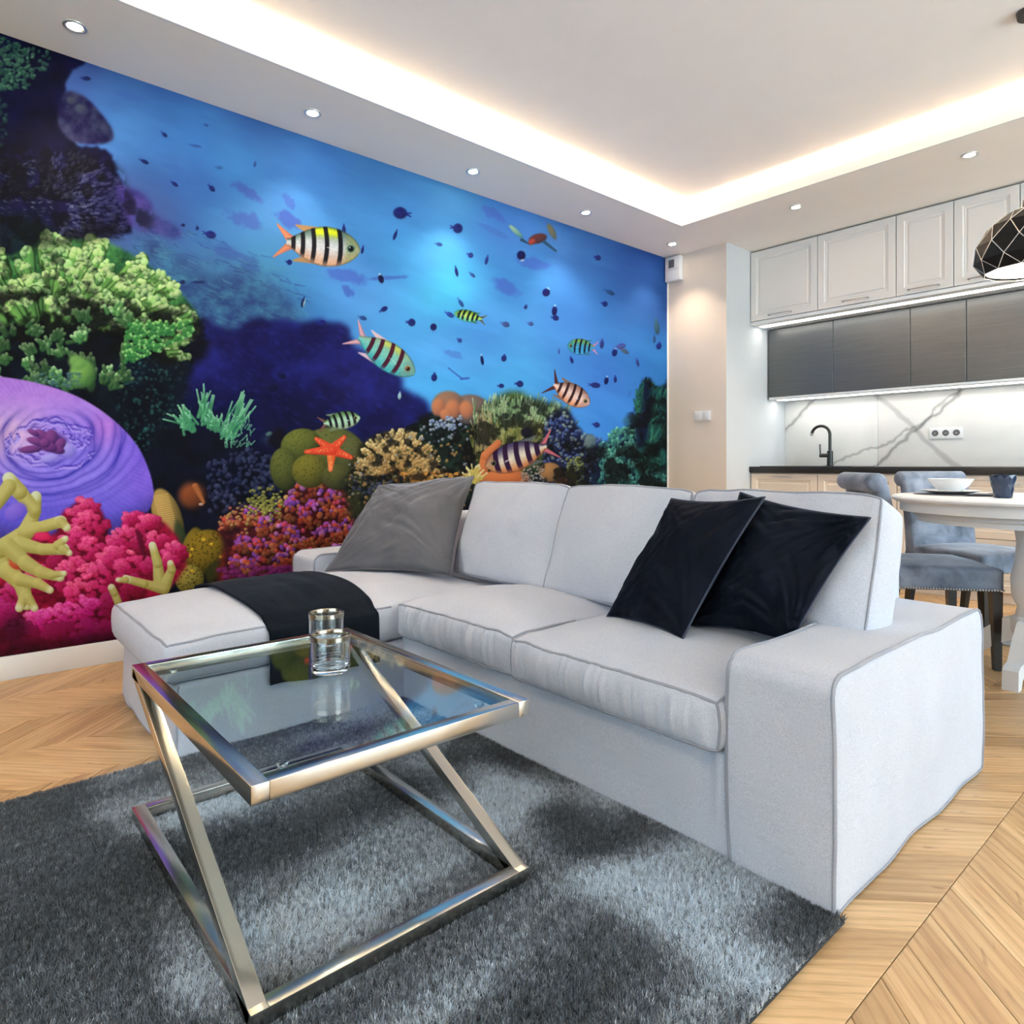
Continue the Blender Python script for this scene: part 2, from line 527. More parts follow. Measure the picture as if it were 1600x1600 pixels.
for a, b in (((TX0 - .06, TY0, 0), (TX0 - .045, TY1 + .05, 0)), ((TX1 + .045, TY0, 0), (TX1 + .06, TY1 + .05, 0)),
             ((TX0 - .045, TY1 + .045, 0), (TX1 + .045, TY1 + .06, 0)), ((TX0, TY0 - .06, 0), (TX1, TY0 - .045, 0))):
    MB().box((a[0], a[1], HC + .040), (b[0], b[1], HC + .046)).build('led_tape', M['led'], soffit)

# baseboards, corner strip beside the mural
struct('baseboard_left', MB().box((XW, YN, -.0), (XW + .014, YP, .101), .003), M['trim'])
struct('baseboard_corner', MB().box((XW + .014, YP - .014, 0), (XP + .014, YP, .101), .003).box((XP, YP, 0), (XP + .014, 5.3, .101), .003), M['trim'])
struct('baseboard_right', MB().box((XR - .014, YN, 0), (XR, YF, .101), .003), M['trim'])
struct('trim_2', MB().box((XW, YP - .012, .101), (XW + .012, YP, HC), .002), M['trim'])

# ------------------------------------------------------------------ ceiling spotlights
SPOTS = [(-3.297, .439, 'recessed round ceiling spotlight over the dark left end of the mural, nearest one'),
         (-3.297, 1.484, 'recessed ceiling spotlight above the mural, second from the left'),
         (-3.297, 2.539, 'recessed ceiling spotlight above the mural, third from the left'),
         (-3.297, 3.573, 'recessed ceiling spotlight above the mural, second nearest the beige wall'),
         (-3.297, 4.625, 'recessed ceiling spotlight in the corner beside the beige wall'),
         (-2.244, 4.625, 'recessed ceiling spotlight in front of the leftmost white wall cabinets'),
         (-1.193, 4.625, 'recessed ceiling spotlight near the faceted pendant lamp, rightmost of all')]
def spot_proto():
    r = empty('ceiling_spotlight')
    MB().lathe([(.027, -.001), (.030, -.004), (.040, -.006), (.044, -.004), (.045, -.0002)], 28).build('trim_ring', M['silver_line'], r)
    MB().lathe([(.0005, -.0025), (.0275, -.0025)], 24).build('lamp', M['spot'], r, recalc=False)
    l = bpy.data.lights.new('spot_beam', 'SPOT')
    l.energy = 12; l.color = (1.0, .80, .58); l.spot_size = math.radians(95); l.spot_blend = .8; l.shadow_soft_size = .03
    o = bpy.data.objects.new('spot_beam', l); COL.objects.link(o); o.parent = r; o.location = (0, 0, -.02)
    return r
# unseen lamps added behind the camera to fill the room by bounce
for x, nm in ((-3.1, 'nearest the mural'), (-2.1, 'second from the mural'), (-1.1, 'third from the mural'), (.9, 'second from the glazing'), (2.9, 'nearest the glazing')):
    SPOTS.append((x, -1.55, 'added unseen fill spotlight behind the camera, ' + nm))
sp0 = spot_proto()
for i, (x, y, lab) in enumerate(SPOTS):
    s = sp0 if i == 0 else copy_tree(sp0)
    s.location = (x, y, HC)
    if i in (7, 9):
        sp0 = s
        for ch in s.children:
            if ch.type == 'LIGHT': ch.data = ch.data.copy(); ch.data.energy = 8; ch.data.color = (1.0, .90, .78)
    if i >= 9:
        for ch in s.children:
            if ch.type == 'LIGHT' and i == 9: ch.data = ch.data.copy(); ch.data.energy = 5
    tag(s, lab, 'spotlight', 'recessed spotlights in the dropped ceiling border' if i < 7 else 'added fill spotlights behind the camera')

# ------------------------------------------------------------------ chevron parquet
CW, PS, HALF = .31, .128, .0006        # column width, plank pitch along the joint
rs = np.random.RandomState(11)
def plank_poly(col, k):
    x0 = -3.256 - 3 * CW + col * CW; x1 = x0 + CW
    up = (col % 2 == 1)                 # this column rises to the right
    ya = k * PS; yb = ya + CW if up else ya - CW
    return x0, x1, ya, yb, up
def plank_mesh(up, seed):
    """local: origin at lower-left corner"""
    r_ = np.random.RandomState(seed)
    s = CW if up else -CW
    g = .0007
    base = [(g, g * 1.4), (CW - g, s + g * 1.4), (CW - g, s + PS - g * 1.4), (g, PS - g * 1.4)]
    cx, cy = CW / 2, (s + PS) / 2
    b = .0012
    vs = []; rings = [(0, -.014), (0, -b), (b, 0)]
    for ins, z in rings:
        for x, y in base:
            xx = x + (ins if x < cx else -ins)
            yy = y + (ins * 1.4 if y < (s * x / CW + PS / 2) else -ins * 1.4)
            vs.append((xx, yy, z))
    fs = [[8, 9, 10, 11]]
    for a in (0, 4):
        for i in range(4):
            j = (i + 1) % 4
            fs.append([a + i, a + j, a + 4 + j, a + 4 + i])
    return vs, fs, r_.rand(), r_.rand() * 50
def finish_plank(me, vs_local, up, tone, off):
    n = len(me.vertices)
    at = me.attributes.new('tone', 'FLOAT', 'POINT')
    at.data.foreach_set('value', tone if hasattr(tone, '__len__') else [tone] * n)
    uv = me.uv_layers.new(name='UVMap')
    sg = 1 if up else -1
    lv = [0] * len(me.loops); me.loops.foreach_get('vertex_index', lv)
    d = []
    for vi in lv:
        x, y = vs_local[vi][0], vs_local[vi][1]
        o = off[vi] if hasattr(off, '__len__') else off
        s_ = sg[vi] if hasattr(sg, '__len__') else sg
        d += [(x + s_ * y) * .7071 + o, (-s_ * x + y) * .7071 + o * 1.37]
    uv.data.foreach_set('uv', d)
variants = {}
for up in (True, False):
    variants[up] = []
    for s in range(16):
        vs, fs, tone, off = plank_mesh(up, 100 + s + (50 if up else 0))
        me = bpy.data.meshes.new('plank'); me.from_pydata(vs, [], fs); me.materials.append(M['oak'])
        finish_plank(me, vs, up, tone, off)
        variants[up].append(me)
def proj(x, y, z):
    c_, s_ = math.cos(TH), math.sin(TH)
    dep = -x * s_ + y * c_
    if dep < .05: return None
    return (800 + FPX * (x * c_ + y * s_) / dep, 726 - FPX * (z - EYE) / dep, dep)
cand = []; rest = []
for col in range(0, 26):
    for k in range(-20, 62):
        x0, x1, ya, yb, up = plank_poly(col, k)
        cx, cy = (x0 + x1) / 2, (ya + yb) / 2 + PS / 2
        if x0 < XW - .32 or x0 > XR or cy < YN - .1 or cy > YF + .1: continue
        if x0 > XR - .3 or x0 < XW - .05 and x1 < XW + .0: continue
        hid = (-2.15 < cx < -.66 and -1 < cy < 2.3) or (-2.95 < cx < -2.3 and .75 < cy < 2.3) or (-3.2 < cx < -2.2 and 1.5 < cy < 2.35)
        q = proj(cx, cy, 0)
        vis = q is not None and -60 < q[0] < 1680 and 760 < q[1] < 1720
        (cand if (vis and not hid) else rest).append((q[2] if q else 9, x0, ya, up))
cand.sort()
rest += cand[290:]
for i, (dd, x0, ya, up) in enumerate(cand[:290]):
    o = bpy.data.objects.new('plank', variants[up][rs.randint(16)])
    COL.objects.link(o); o.parent = floor; o.location = (x0, ya, 0)
V = []; Fc = []; T = []; O = []; S = []; LV = []
for (dd, x0, ya, up) in rest:
    vs, fs, tone, off = plank_mesh(up, rs.randint(100000))
    b = len(V)
    V += [(x + x0, y + ya, z) for x, y, z in vs]; LV += vs
    Fc += [[i + b for i in f] for f in fs]; T += [tone] * len(vs); O += [off] * len(vs); S += [1 if up else -1] * len(vs)
me = bpy.data.meshes.new('plank_field'); me.from_pydata(V, [], Fc); me.materials.append(M['oak'])
at = me.attributes.new('tone', 'FLOAT', 'POINT'); at.data.foreach_set('value', T)
uv = me.uv_layers.new(name='UVMap'); lv = [0] * len(me.loops); me.loops.foreach_get('vertex_index', lv)
d = []
for vi in lv:
    x, y = LV[vi][0], LV[vi][1]; s_ = S[vi]
    d += [(x + s_ * y) * .7071 + O[vi], (-s_ * x + y) * .7071 + O[vi] * 1.37]
uv.data.foreach_set('uv', d)
o = link('plank_field', me, None, floor); o['kind'] = 'stuff'

# ================================================================== KITCHEN
YC = 5.30                     # cabinet front plane
def panel(mb, x0, x1, z0, z1, y, rings):
    vs = []; fs = []
    for ins, dep in rings:
        vs += [(x0 + ins, y + dep, z0 + ins), (x1 - ins, y + dep, z0 + ins), (x1 - ins, y + dep, z1 - ins), (x0 + ins, y + dep, z1 - ins)]
    n = len(rings)
    for a in range(n - 1):
        for i in range(4):
            j = (i + 1) % 4
            fs.append([a * 4 + i, a * 4 + j, a * 4 + 4 + j, a * 4 + 4 + i])
    b = (n - 1) * 4
    fs.append([b, b + 1, b + 2, b + 3])
    mb.add(vs, fs)
SHAKER = [(0, .02), (0, .002), (.002, 0), (.050, 0), (.056, .006), (.066, .006), (.072, .009), (.082, .004), (.09, .004)]
SLIM = [(0, .02), (0, .002), (.002, 0), (.028, 0), (.032, .005), (.040, .005), (.044, .002)]
FLAT = [(0, .02), (0, .0015), (.0015, 0)]
def bar_handle(x0, x1, z, y, parent, mat=None):
    mb = MB()
    mb.tube([(x0, y, z), (x0, y - .028, z), (x0 + .006, y - .03, z), (x1 - .006, y - .03, z), (x1, y - .028, z), (x1, y, z)], .0045, 8)
    return mb.build('handle', mat or M['steel'], parent)
UX = [-2.972, -2.398, -1.825, -1.461, -1.089, -0.55, 0.0]
names = ['white framed wall cabinet beside the grey pier, leftmost of the top row',
         'wide white framed wall cabinet, second from the left in the top row',
         'narrow white framed wall cabinet, third from the left in the top row',
         'white framed wall cabinet partly behind the faceted pendant lamp',
         'white wall cabinet at the right edge beyond the dark seam', 'white wall cabinet far right above the worktop']
for i in range(6):
    x0, x1 = UX[i] + .0015, UX[i + 1] - .0015
    r = empty('wall_cabinet', ((x0 + x1) / 2, 0, 0)); r.location = (0, 0, 0)
    MB().box((x0, YC + .021, 2.145), (x1, YF - .02, 2.745)).build('body', M['cab_white'], r)
    dm = MB(); panel(dm, x0 + .001, x1 - .001, 2.150, 2.740, YC, SHAKER)
    door = dm.build('door', M['cab_white'], r)
    hx = (x0 + x1) / 2 - (.02 if i == 0 else 0)
    bar_handle(hx - .095 if i != 1 else hx - .085, hx + .095, 2.178, YC, door)
    tag(r, names[i], 'cabinet', 'white wall cabinets under the ceiling')
# light board under the top row
lb = empty('light_board'); tag(lb, 'long white board under the top cabinets with a strip light along it', 'light board')
MB().box((UX[0] + .001, YC + .004, 2.118), (UX[-1], YF - .02, 2.144), .002).build('board', M['white_lacquer'], lb)
MB().box((UX[0] + .03, YC + .10, 2.114), (UX[-1] - .03, YC + .16, 2.118)).build('led_tape', M['led_cool'], lb)
YD = 5.585
dn = ['flat dark grey metal-fronted cabinet above the faucet, leftmost of its row', 'wide flat dark grey cabinet, second from the left in the lower row',
      'narrow flat dark grey cabinet above the wall sockets', 'flat dark grey cabinet below the pendant lamp', 'flat dark grey cabinet at the right edge', 'flat dark grey cabinet far right']
for i in range(6):
    x0, x1 = (UX[i] + .012 if i == 0 else UX[i]) + .0025, UX[i + 1] - .0025
    r = empty('wall_cabinet'); tag(r, dn[i], 'cabinet', 'dark grey wall cabinets')
    MB().box((x0, YD + .021, 1.53), (x1, YF - .02, 2.11)).build('body', M['cab_white'], r)
    dm = MB(); panel(dm, x0, x1, 1.516, 2.108, YD, FLAT); dm.build('door', M['cab_dark'], r)
lb = empty('light_board'); tag(lb, 'white underside board of the dark cabinets with a strip light over the worktop', 'light board')
MB().box((UX[0] + .014, YD + .004, 1.497), (UX[-1], YF - .02, 1.515), .002).build('board', M['white_lacquer'], lb)
MB().box((UX[0] + .04, YD + .10, 1.493), (UX[-1] - .03, YD + .16, 1.497)).build('led_tape', M['led_cool'], lb)
# marble backsplash slabs
bs = empty('backsplash'); tag(bs, 'white marble backsplash with grey veins above the black worktop', 'backsplash')
for a, b in ((XP + .002, -2.18), (-2.178, -.55), (-.548, 0.6)):
    MB().box((a, YF - .018, .905), (b, YF - .001, 1.495), .0015).build('marble_slab', M['marble'], bs)
wt = MB().box((XP + .003, YC - .02, .853), (0.6, YF - .019, .903), .003).build('worktop', M['worktop'])
tag(wt, 'long black kitchen worktop on the warm-lit white base cabinets', 'worktop')
# base cabinets
bn = ['white framed base cabinet at the grey pier under the sink', 'warm-lit white base cabinet behind the scroll-backed chair',
      'narrow warm-lit white cabinet of three drawers behind the scroll chair', 'warm-lit white drawer cabinet behind the round dining table', 'warm-lit white drawer cabinet at the right edge behind the table']
BX = [-2.97, -2.398, -1.82, -1.461, -.87, -.28, .3]
for i in range(6):
    x0, x1 = BX[i] + .0015, BX[i + 1] - .0015
    r = empty('base_cabinet'); tag(r, bn[min(i, 4)] if i < 5 else 'warm-lit white drawer cabinet far right of the kitchen run', 'cabinet', 'base cabinets under the black worktop')
    mat = M['cab_warm_lit']
    MB().box((x0, YC + .021, .07), (x1, YF - .02, .852)).build('body', mat, r)
    MB().box((x0, YC + .03, .001), (x1, YC + .045, .069)).build('plinth', M['cab_warm_lit'], r)
    if i < 2:
        dm = MB(); panel(dm, x0 + .001, x1 - .001, .075, .845, YC, SHAKER); dr = dm.build('door', mat, r)
        bar_handle((x0 + x1) / 2 - .09, (x0 + x1) / 2 + .07, .823, YC, dr)
    else:
        for z0, z1 in ((.075, .42), (.424, .73), (.734, .845)):
            dm = MB(); panel(dm, x0 + .001, x1 - .001, z0, z1, YC, SLIM if z1 - z0 < .2 else SHAKER); dr = dm.build('drawer', mat, r)
            bar_handle((x0 + x1) / 2 - .07, (x0 + x1) / 2 + .07, z1 - .03 if z1 - z0 > .2 else (z0 + z1) / 2, YC, dr)
# faucet, sink
fx, fy = -2.49, 5.74
fa = empty('kitchen_faucet', (fx, fy, .904)); tag(fa, 'matt black swan-neck kitchen faucet with side lever on the black worktop', 'faucet')
MB().lathe([(.001, 0), (.030, 0), (.030, .006), (.024, .010), (.024, .13), (.016, .135)], 24).build('base', M['black'], fa)
pts = [(0, 0, .12), (0, 0, .27)]
for k in range(1, 15):
    a = PI * k / 14 * .92
    pts.append((-.078 * (1 - math.cos(a)), 0, .27 + .078 * math.sin(a)))
MB().tube(pts, .0125, 14).build('spout', M['black'], fa)
e = pts[-1]
MB().tube([(e[0], 0, e[2]), (e[0] - .006, 0, e[2] - .022)], .0135, 14).build('nozzle', M['chrome'], fa)
lv_ = MB().tube([(-.01, -.01, .095), (-.075, -.03, .095)], .017, 14).tube([(-.068, -.028, .095), (-.072, -.029, .19)], .006, 10)
lv_.build('lever', M['black'], fa)
sk = empty('sink', (-2.55, 5.63, .903)); tag(sk, 'low black inset sink rim on the worktop beside the faucet', 'sink')
mb = MB()
for lo, hi in (((-.38, -.25, 0), (.38, -.22, .005)), ((-.38, .19, 0), (.38, .22, .005)), ((-.38, -.22, 0), (-.35, .19, .005)), ((.35, -.22, 0), (.38, .19, .005)), ((-.35, -.22, 0.0004), (.35, .19, .0015))):
    mb.box(lo, hi, .0)
mb.build('rim', M['black'], sk)
MB().lathe([(.001, .012), (.016, .012), (.018, .002), (.018, 0)], 18, M=Matrix.Translation((.0, .205, .005))).build('plug_knob', M['chrome'], sk)
# triple socket
so = empty('triple_socket', (-1.683, YF - .018, 1.165)); tag(so, 'white triple wall socket on the marble backsplash', 'socket')
MB().box((-.113, -.010, -.043), (.113, -.0005, .043), .004).build('plate', M['plastic'], so)
for k in (-1, 0, 1):
    R = Matrix.Translation((k * .072, -.0105, 0)) @ Matrix.Rotation(PI / 2, 4, 'X')
    mb = MB().lathe([(.030, -.002), (.030, .0015), (.026, .0015), (.0235, -.001)], 26, R)
    rg = mb.build('socket_ring', M['plastic'], so)
    mb = MB().lathe([(.001, .0003), (.0235, .0003)], 22, R); mb.build('socket_well', M['gap'], so)
    MB().lathe([(.001, .0035), (.008, .0035), (.009, .0005)], 16, R).build('earth_pin', M['steel'], so)
# light switches on the pier
sw = empty('light_switch', (-3.20, YP, 1.335)); tag(sw, 'white double rocker light switch on the beige wall', 'switch')
MB().box((-.080, -.009, -.042), (.080, -.0005, .042), .003).build('plate', M['plastic'], sw)
for k in (-1, 1):
    MB().box((k * .037 - .032, -.0135, -.032), (k * .037 + .032, -.0085, .032), .002).build('rocker', M['plastic'], sw)
vt = empty('ventilation_box', (-3.47, YP, 2.645)); tag(vt, 'small white wall-mounted ventilation box with dark square grille beside the mural top', 'ventilation box')
MB().box((-.078, -.055, -.115), (.078, -.0005, .100), .010).build('housing', M['plastic'], vt)
MB().box((-.038, -.0575, .0), (.020, -.054, .070), .001).build('grille', M['gap'], vt)
MB().box((-.065, -.058, -.016), (.062, -.054, -.012)).build('lid_seam', M['silver_line'], vt)

# ================================================================== SOFA
SX0, SX1, SY0, SY1 = -3.25, -0.585, 1.36, 2.385       # outline of the main body
ARM, ZA = .235, .492
CH0, CH1, CHY = -3.015, -2.235, .565                  # chaise
sofa = empty('corner_sofa', (-2.0, 1.8, 0)); sofa.location = (0, 0, 0)
tag(sofa, 'light grey linen slipcovered corner sofa with a chaise on its left end', 'sofa')
def hem(p, amp=.004, f=22):
    k = np.clip(1 - p[:, 2] / .16, 0, 1) ** 1.5
    n = vnoise(np.stack([p[:, 0] * 5 + 3, p[:, 1] * 5, p[:, 2] * 0 + 1.5], 1))
    return k, n
def piping(path, parent, r=.0042, mat=None, closed=False, name='piping'):
    return MB().tube(path, r, 6, closed=closed).build(name, mat or M['piping'], parent)

def make_arm(x0, x1, left):
    lo = (x0, SY0, .004); hi = (x1, SY1, ZA)
    cx = (x0 + x1) / 2
    def fn(p):
        p = p.copy()
        R = .05
        for (ys, sgn) in ((SY0 + R, -1), (SY1 - R, 1)):
            dy = np.maximum(0, (p[:, 1] - ys) * sgn); dz = np.maximum(0, p[:, 2] - (ZA - R))
            L = np.hypot(dy, dz); m = np.maximum(dy, dz); k = np.where(L > 1e-9, m / np.maximum(L, 1e-9), 1)
            both = (dy > 0) & (dz > 0)
            p[:, 1] = np.where(both, ys + sgn * dy * k, p[:, 1]); p[:, 2] = np.where(both, ZA - R + dz * k, p[:, 2])
        t = np.clip((p[:, 2]) / ZA, 0, 1)
        # soft slipcover: faint belly, wavering hem
        b = .006 * np.sin(PI * t)
        sx = np.sign(p[:, 0] - cx) * (np.abs(p[:, 0] - cx) > (x1 - x0) / 2 - .02)
        p[:, 0] += sx * b
        kk = np.clip(1 - p[:, 2] / .25, 0, 1)
        p[:, 0] += kk * .010 * vnoise(np.stack([p[:, 0] * 0 + cx, p[:, 1] * 6, p[:, 2] * 2], 1)) * (np.abs(sx) > 0)
        p[:, 1] += kk * .008 * vnoise(np.stack([p[:, 0] * 8, p[:, 1] * 0, p[:, 2] * 2], 1)) * (p[:, 1] < SY0 + .05)
        nz = vnoise(p * np.array([9, 9, 9]) + 5) * .0035 + vnoise(p * np.array([26, 14, 20])) * .0012
        p[:, 0] += nz * (np.abs(sx) > 0); p[:, 1] -= nz * (p[:, 1] < SY0 + .02)
        p[:, 2] += (vnoise(p * np.array([7, 5, 0]) + 2) * .0035 - .004 * (1 - ((p[:, 0] - cx) / (ARM / 2)) ** 2 * .5)) * (p[:, 2] > ZA - .02)
        p[:, 2] += .005 * np.clip(1 - p[:, 2] / .05, 0, 1) * vnoise(np.stack([p[:, 0] * 9, p[:, 1] * 9, p[:, 2] * 0], 1))
        p[:, 2] = np.maximum(p[:, 2], .003)
        return p
    a = soft_box('armrest', lo, hi, (20, 64, 34), .008, fn, M['sofa'], sofa)
    for x in (x0, x1):
        path = soft_path([(x, SY0, .004), (x, SY0, ZA), (x, SY1, ZA), (x, SY1, .004)], lo, hi, .008, fn)
        piping(path, a, .0048)
    path = soft_path([(x1, SY1, .004), (x1, SY0, .004), (x0, SY0, .004)], lo, hi, .008, fn)
    piping(path, a, .0035)
    return a
make_arm(SX1 - ARM, SX1, False)
make_arm(SX0, SX0 + ARM, True)
# back frame
def fb(p):
    p = p.copy(); p[:, 2] += (p[:, 2] > .64) * vnoise(p * 5) * .006
    return p
soft_box('back_frame', (SX0 + ARM - .02, 2.13, .004), (SX1 - ARM + .02, SY1 + .012, .668), (70, 10, 26), .055, fb, M['sofa'], sofa)
# base skirts
def skirt_fn(p):
    p = p.copy()
    f = p[:, 1] < 1.40
    w = np.exp(-((p[:, 0] + .845) / .018) ** 2) * np.clip(p[:, 2] / .2, 0, 1) - .8 * np.exp(-((p[:, 0] + .885) / .022) ** 2) * np.clip(p[:, 2] / .24, 0, 1)
    p[:, 1] -= f * .014 * w
    p[:, 1] -= f * (.004 * vnoise(np.stack([p[:, 0] * 5, p[:, 1] * 0, p[:, 2] * 3], 1)) + .004 * (1 - p[:, 2] / .26))
    p[:, 2] = np.maximum(.003, p[:, 2] + .004 * vnoise(np.stack([p[:, 0] * 8, p[:, 1] * 8, p[:, 2] * 0], 1)) * (p[:, 2] < .02))
    return p
lo, hi = (CH1 - .02, 1.378, .004), (SX1 - ARM - .001, 2.15, .262)
sk1 = soft_box('seat_skirt', lo, hi, (110, 20, 22), .012, skirt_fn, M['sofa'], sofa)
piping(soft_path([(lo[0], lo[1], .004), (hi[0], lo[1], .004)], lo, hi, .012, skirt_fn), sk1, .0035)
def ch_skirt(p):
    p = p.copy()
    k = np.clip(1 - p[:, 2] / .24, 0, 1)
    nx = .010 * vnoise(np.stack([p[:, 0] * 0 + 4, p[:, 1] * 6, p[:, 2] * 1.5], 1)); ny = .014 * vnoise(np.stack([p[:, 0] * 7, p[:, 1] * 0 + 2, p[:, 2] * 1.5], 1))
    p[:, 0] += (p[:, 0] > CH1 - .03) * (nx * k + .030 * k ** 1.5 * (1.2 - np.clip((p[:, 1] - CHY) / .8, 0, 1)))
    p[:, 0] -= (p[:, 0] < CH0 + .03) * (nx * k)
    p[:, 1] -= (p[:, 1] < CHY + .04) * (ny * k + .012 * k)
    p[:, 2] = np.where(p[:, 2] < .03, p[:, 2] + .008 * vnoise(np.stack([p[:, 0] * 9, p[:, 1] * 9, p[:, 2] * 0], 1)), p[:, 2])
    p[:, 2] = np.maximum(.003, p[:, 2])
    return p
lo, hi = (CH0, CHY, .004), (CH1, 2.15, .235)
sk2 = soft_box('chaise_skirt', lo, hi, (44, 90, 22), .014, ch_skirt, M['sofa'], sofa)
piping(soft_path([(CH0, 1.36, .004), (CH0, CHY, .004), (CH1, CHY, .004), (CH1, 1.38, .004)], lo, hi, .014, ch_skirt), sk2, .0035)
piping(soft_path([(CH1, CHY, .004), (CH1, CHY, .235)], lo, hi, .014, ch_skirt), sk2, .0035)

# seat cushions
def cushion_fn(lo, hi, crown, bulge, ruffle, seed, front_only=True):
    lo = np.array(lo); hi = np.array(hi); c = (lo + hi) / 2; h = (hi - lo) / 2
    def fn(p):
        p = p.copy()
        u = (p[:, 0] - c[0]) / h[0]; v = (p[:, 1] - c[1]) / h[1]; t = (p[:, 2] - c[2]) / h[2]
        u = np.clip(u, -1, 1); v = np.clip(v, -1, 1)
        dome = (1 - np.abs(u) ** 2.6) * (1 - np.abs(v) ** 2.8)
        top = np.clip(t, 0, 1)
        p[:, 2] += crown * dome * top
        p[:, 2] += top * (vnoise(np.stack([p[:, 0] * 6 + seed, p[:, 1] * 5, p[:, 2] * 0], 1)) * .005 + vnoise(np.stack([p[:, 0] * 17 + seed, p[:, 1] * 13, p[:, 2] * 0], 1)) * .0018)
        # corners droop a little
        p[:, 2] -= .010 * np.clip(np.abs(u) - .85, 0, 1) / .15 * np.clip(-v - .8, 0, 1) / .2 * top
        side = 1 - np.clip(np.abs(t), 0, 1) ** 2
        fr = v < -.93
        lt = u < -.94; rt = u > .94
        p[:, 1] -= fr * bulge * side * (1 - np.abs(u) ** 4)
        p[:, 0] -= lt * bulge * .7 * side; p[:, 0] += rt * bulge * .7 * side
        # gathers down the boxing strip
        for face, q in ((fr, p[:, 0]), ):
            g = vnoise(np.stack([q * 34 + seed, t * .35 + 7, q * 0], 1)) + .8 * vnoise(np.stack([q * 78 + seed * 2, t * .5, q * 0], 1))
            p[:, 1] -= face * ruffle * g * (.35 + .65 * side)
        g = vnoise(np.stack([p[:, 1] * 26 + seed, t * .5, p[:, 0] * 0], 1))
        p[:, 0] += (rt * 1. - lt * 1.) * ruffle * g * side * .8
        return p
    return fn
def seat_cushion(name, lo, hi, crown, bulge, ruffle, seed, r=.016, n=(60, 60, 14), hem_pipe=True):
    fn = cushion_fn(lo, hi, crown, bulge, ruffle, seed)
    o = soft_box(name, lo, hi, n, r, fn, M['sofa'], sofa)
    for z in (hi[2], lo[2]):
        path = soft_path([(lo[0], hi[1] - .3, z), (lo[0], lo[1], z), (hi[0], lo[1], z), (hi[0], hi[1] - .3, z)], lo, hi, r, fn)
        piping(path, o, .004)
    for x in (lo[0], hi[0]):
        piping(soft_path([(x, lo[1], lo[2]), (x, lo[1], hi[2])], lo, hi, r, fn), o, .0035)
    return o
seat_cushion('seat_cushion', (-1.543, 1.335, .262), (-.832, 1.93, .388), .060, .020, .0095, 4.2, n=(130, 50, 16))
seat_cushion('seat_cushion', (-2.232, 1.345, .262), (-1.549, 1.93, .393), .056, .018, .0095, 9.7, n=(130, 50, 16))
CLO, CHI = (CH0 - .03, CHY - .035, .238), (CH1 - .008, 1.93, .372)
CFN = cushion_fn(CLO, CHI, .068, .022, .0006, 2.5)
def chaise_cushion():
    o = soft_box('chaise_cushion', CLO, CHI, (50, 90, 14), .022, CFN, M['sofa'], sofa)
    for z in (CHI[2], CLO[2]):
        piping(soft_path([(CLO[0], 1.5, z), (CLO[0], CLO[1], z), (CHI[0], CLO[1], z), (CHI[0], 1.33, z)], CLO, CHI, .022, CFN), o, .004)
    return o
chaise_cushion()

# back cushions (leaning boxes)
def back_cushion(cx, w, y0, z0, h, th, lean, seed, twist=0.0):
    o = None
    lo = (-w / 2, 0, 0); hi = (w / 2, th, h)
    def fn(p):
        p = p.copy()
        u = np.clip(p[:, 0] / (w / 2), -1, 1); v = np.clip(p[:, 2] / h * 2 - 1, -1, 1); t = p[:, 1] / th * 2 - 1
        dome = (1 - np.abs(u) ** 2.4) * (1 - np.abs(v) ** 2.2)
        p[:, 1] += np.where(t < 0, -.055, .03) * dome * np.abs(t)
        p[:, 1] += .009 * vnoise(np.stack([p[:, 0] * 7 + seed, p[:, 2] * 7, t * 0], 1)) + .004 * np.abs(vnoise(np.stack([p[:, 0] * 14 + p[:, 2] * 5 + seed, p[:, 2] * 6, t * 0], 1))) * np.clip(.35 - v, 0, 1.3) + .003 * vnoise(np.stack([p[:, 0] * 22 + seed, p[:, 2] * 16, t * 0], 1))
        side = 1 - np.clip(np.abs(t), 0, 1) ** 2
        p[:, 0] += (np.abs(u) > .94) * np.sign(u) * .018 * side * (1 - np.abs(v) ** 4)
        p[:, 2] += (v > .93) * (.014 * side * (1 - np.abs(u) ** 4) + .005 * vnoise(np.stack([p[:, 0] * 9 + seed, t * .5, t * 0], 1)))
        # upper corners sag
        p[:, 2] -= .012 * np.clip(np.abs(u) - .8, 0, 1) / .2 * np.clip(v - .6, 0, 1) / .4
        a = twist
        return p
    R = Matrix.Translation((cx, y0, z0)) @ Matrix.Rotation(twist, 4, 'Z') @ Matrix.Rotation(-lean, 4, 'X')
    Rn = np.array(R)
    def full(p):
        q = fn(p)
        return q @ Rn[:3, :3].T + Rn[:3, 3]
    p, fs = box_grid(lo, hi, (46, 16, 40)); p = full(rounded(p, lo, hi, .02))
    o = link('back_cushion', pymesh('back_cushion', p, fs), M['sofa'], sofa)
    for y in (0, th):
        path = soft_path([(-w / 2, y, 0), (-w / 2, y, h), (w / 2, y, h), (w / 2, y, 0), (-w / 2, y, 0)], lo, hi, .02, full)
        piping(path, o, .004)
    return o
back_cushion(-2.205, .62, 1.80, .425, .445, .17, math.radians(20), 1.3)
back_cushion(-1.605, .60, 1.80, .425, .445, .17, math.radians(20), 5.1)
back_cushion(-1.000, .60, 1.80, .425, .445, .17, math.radians(20), 8.8)

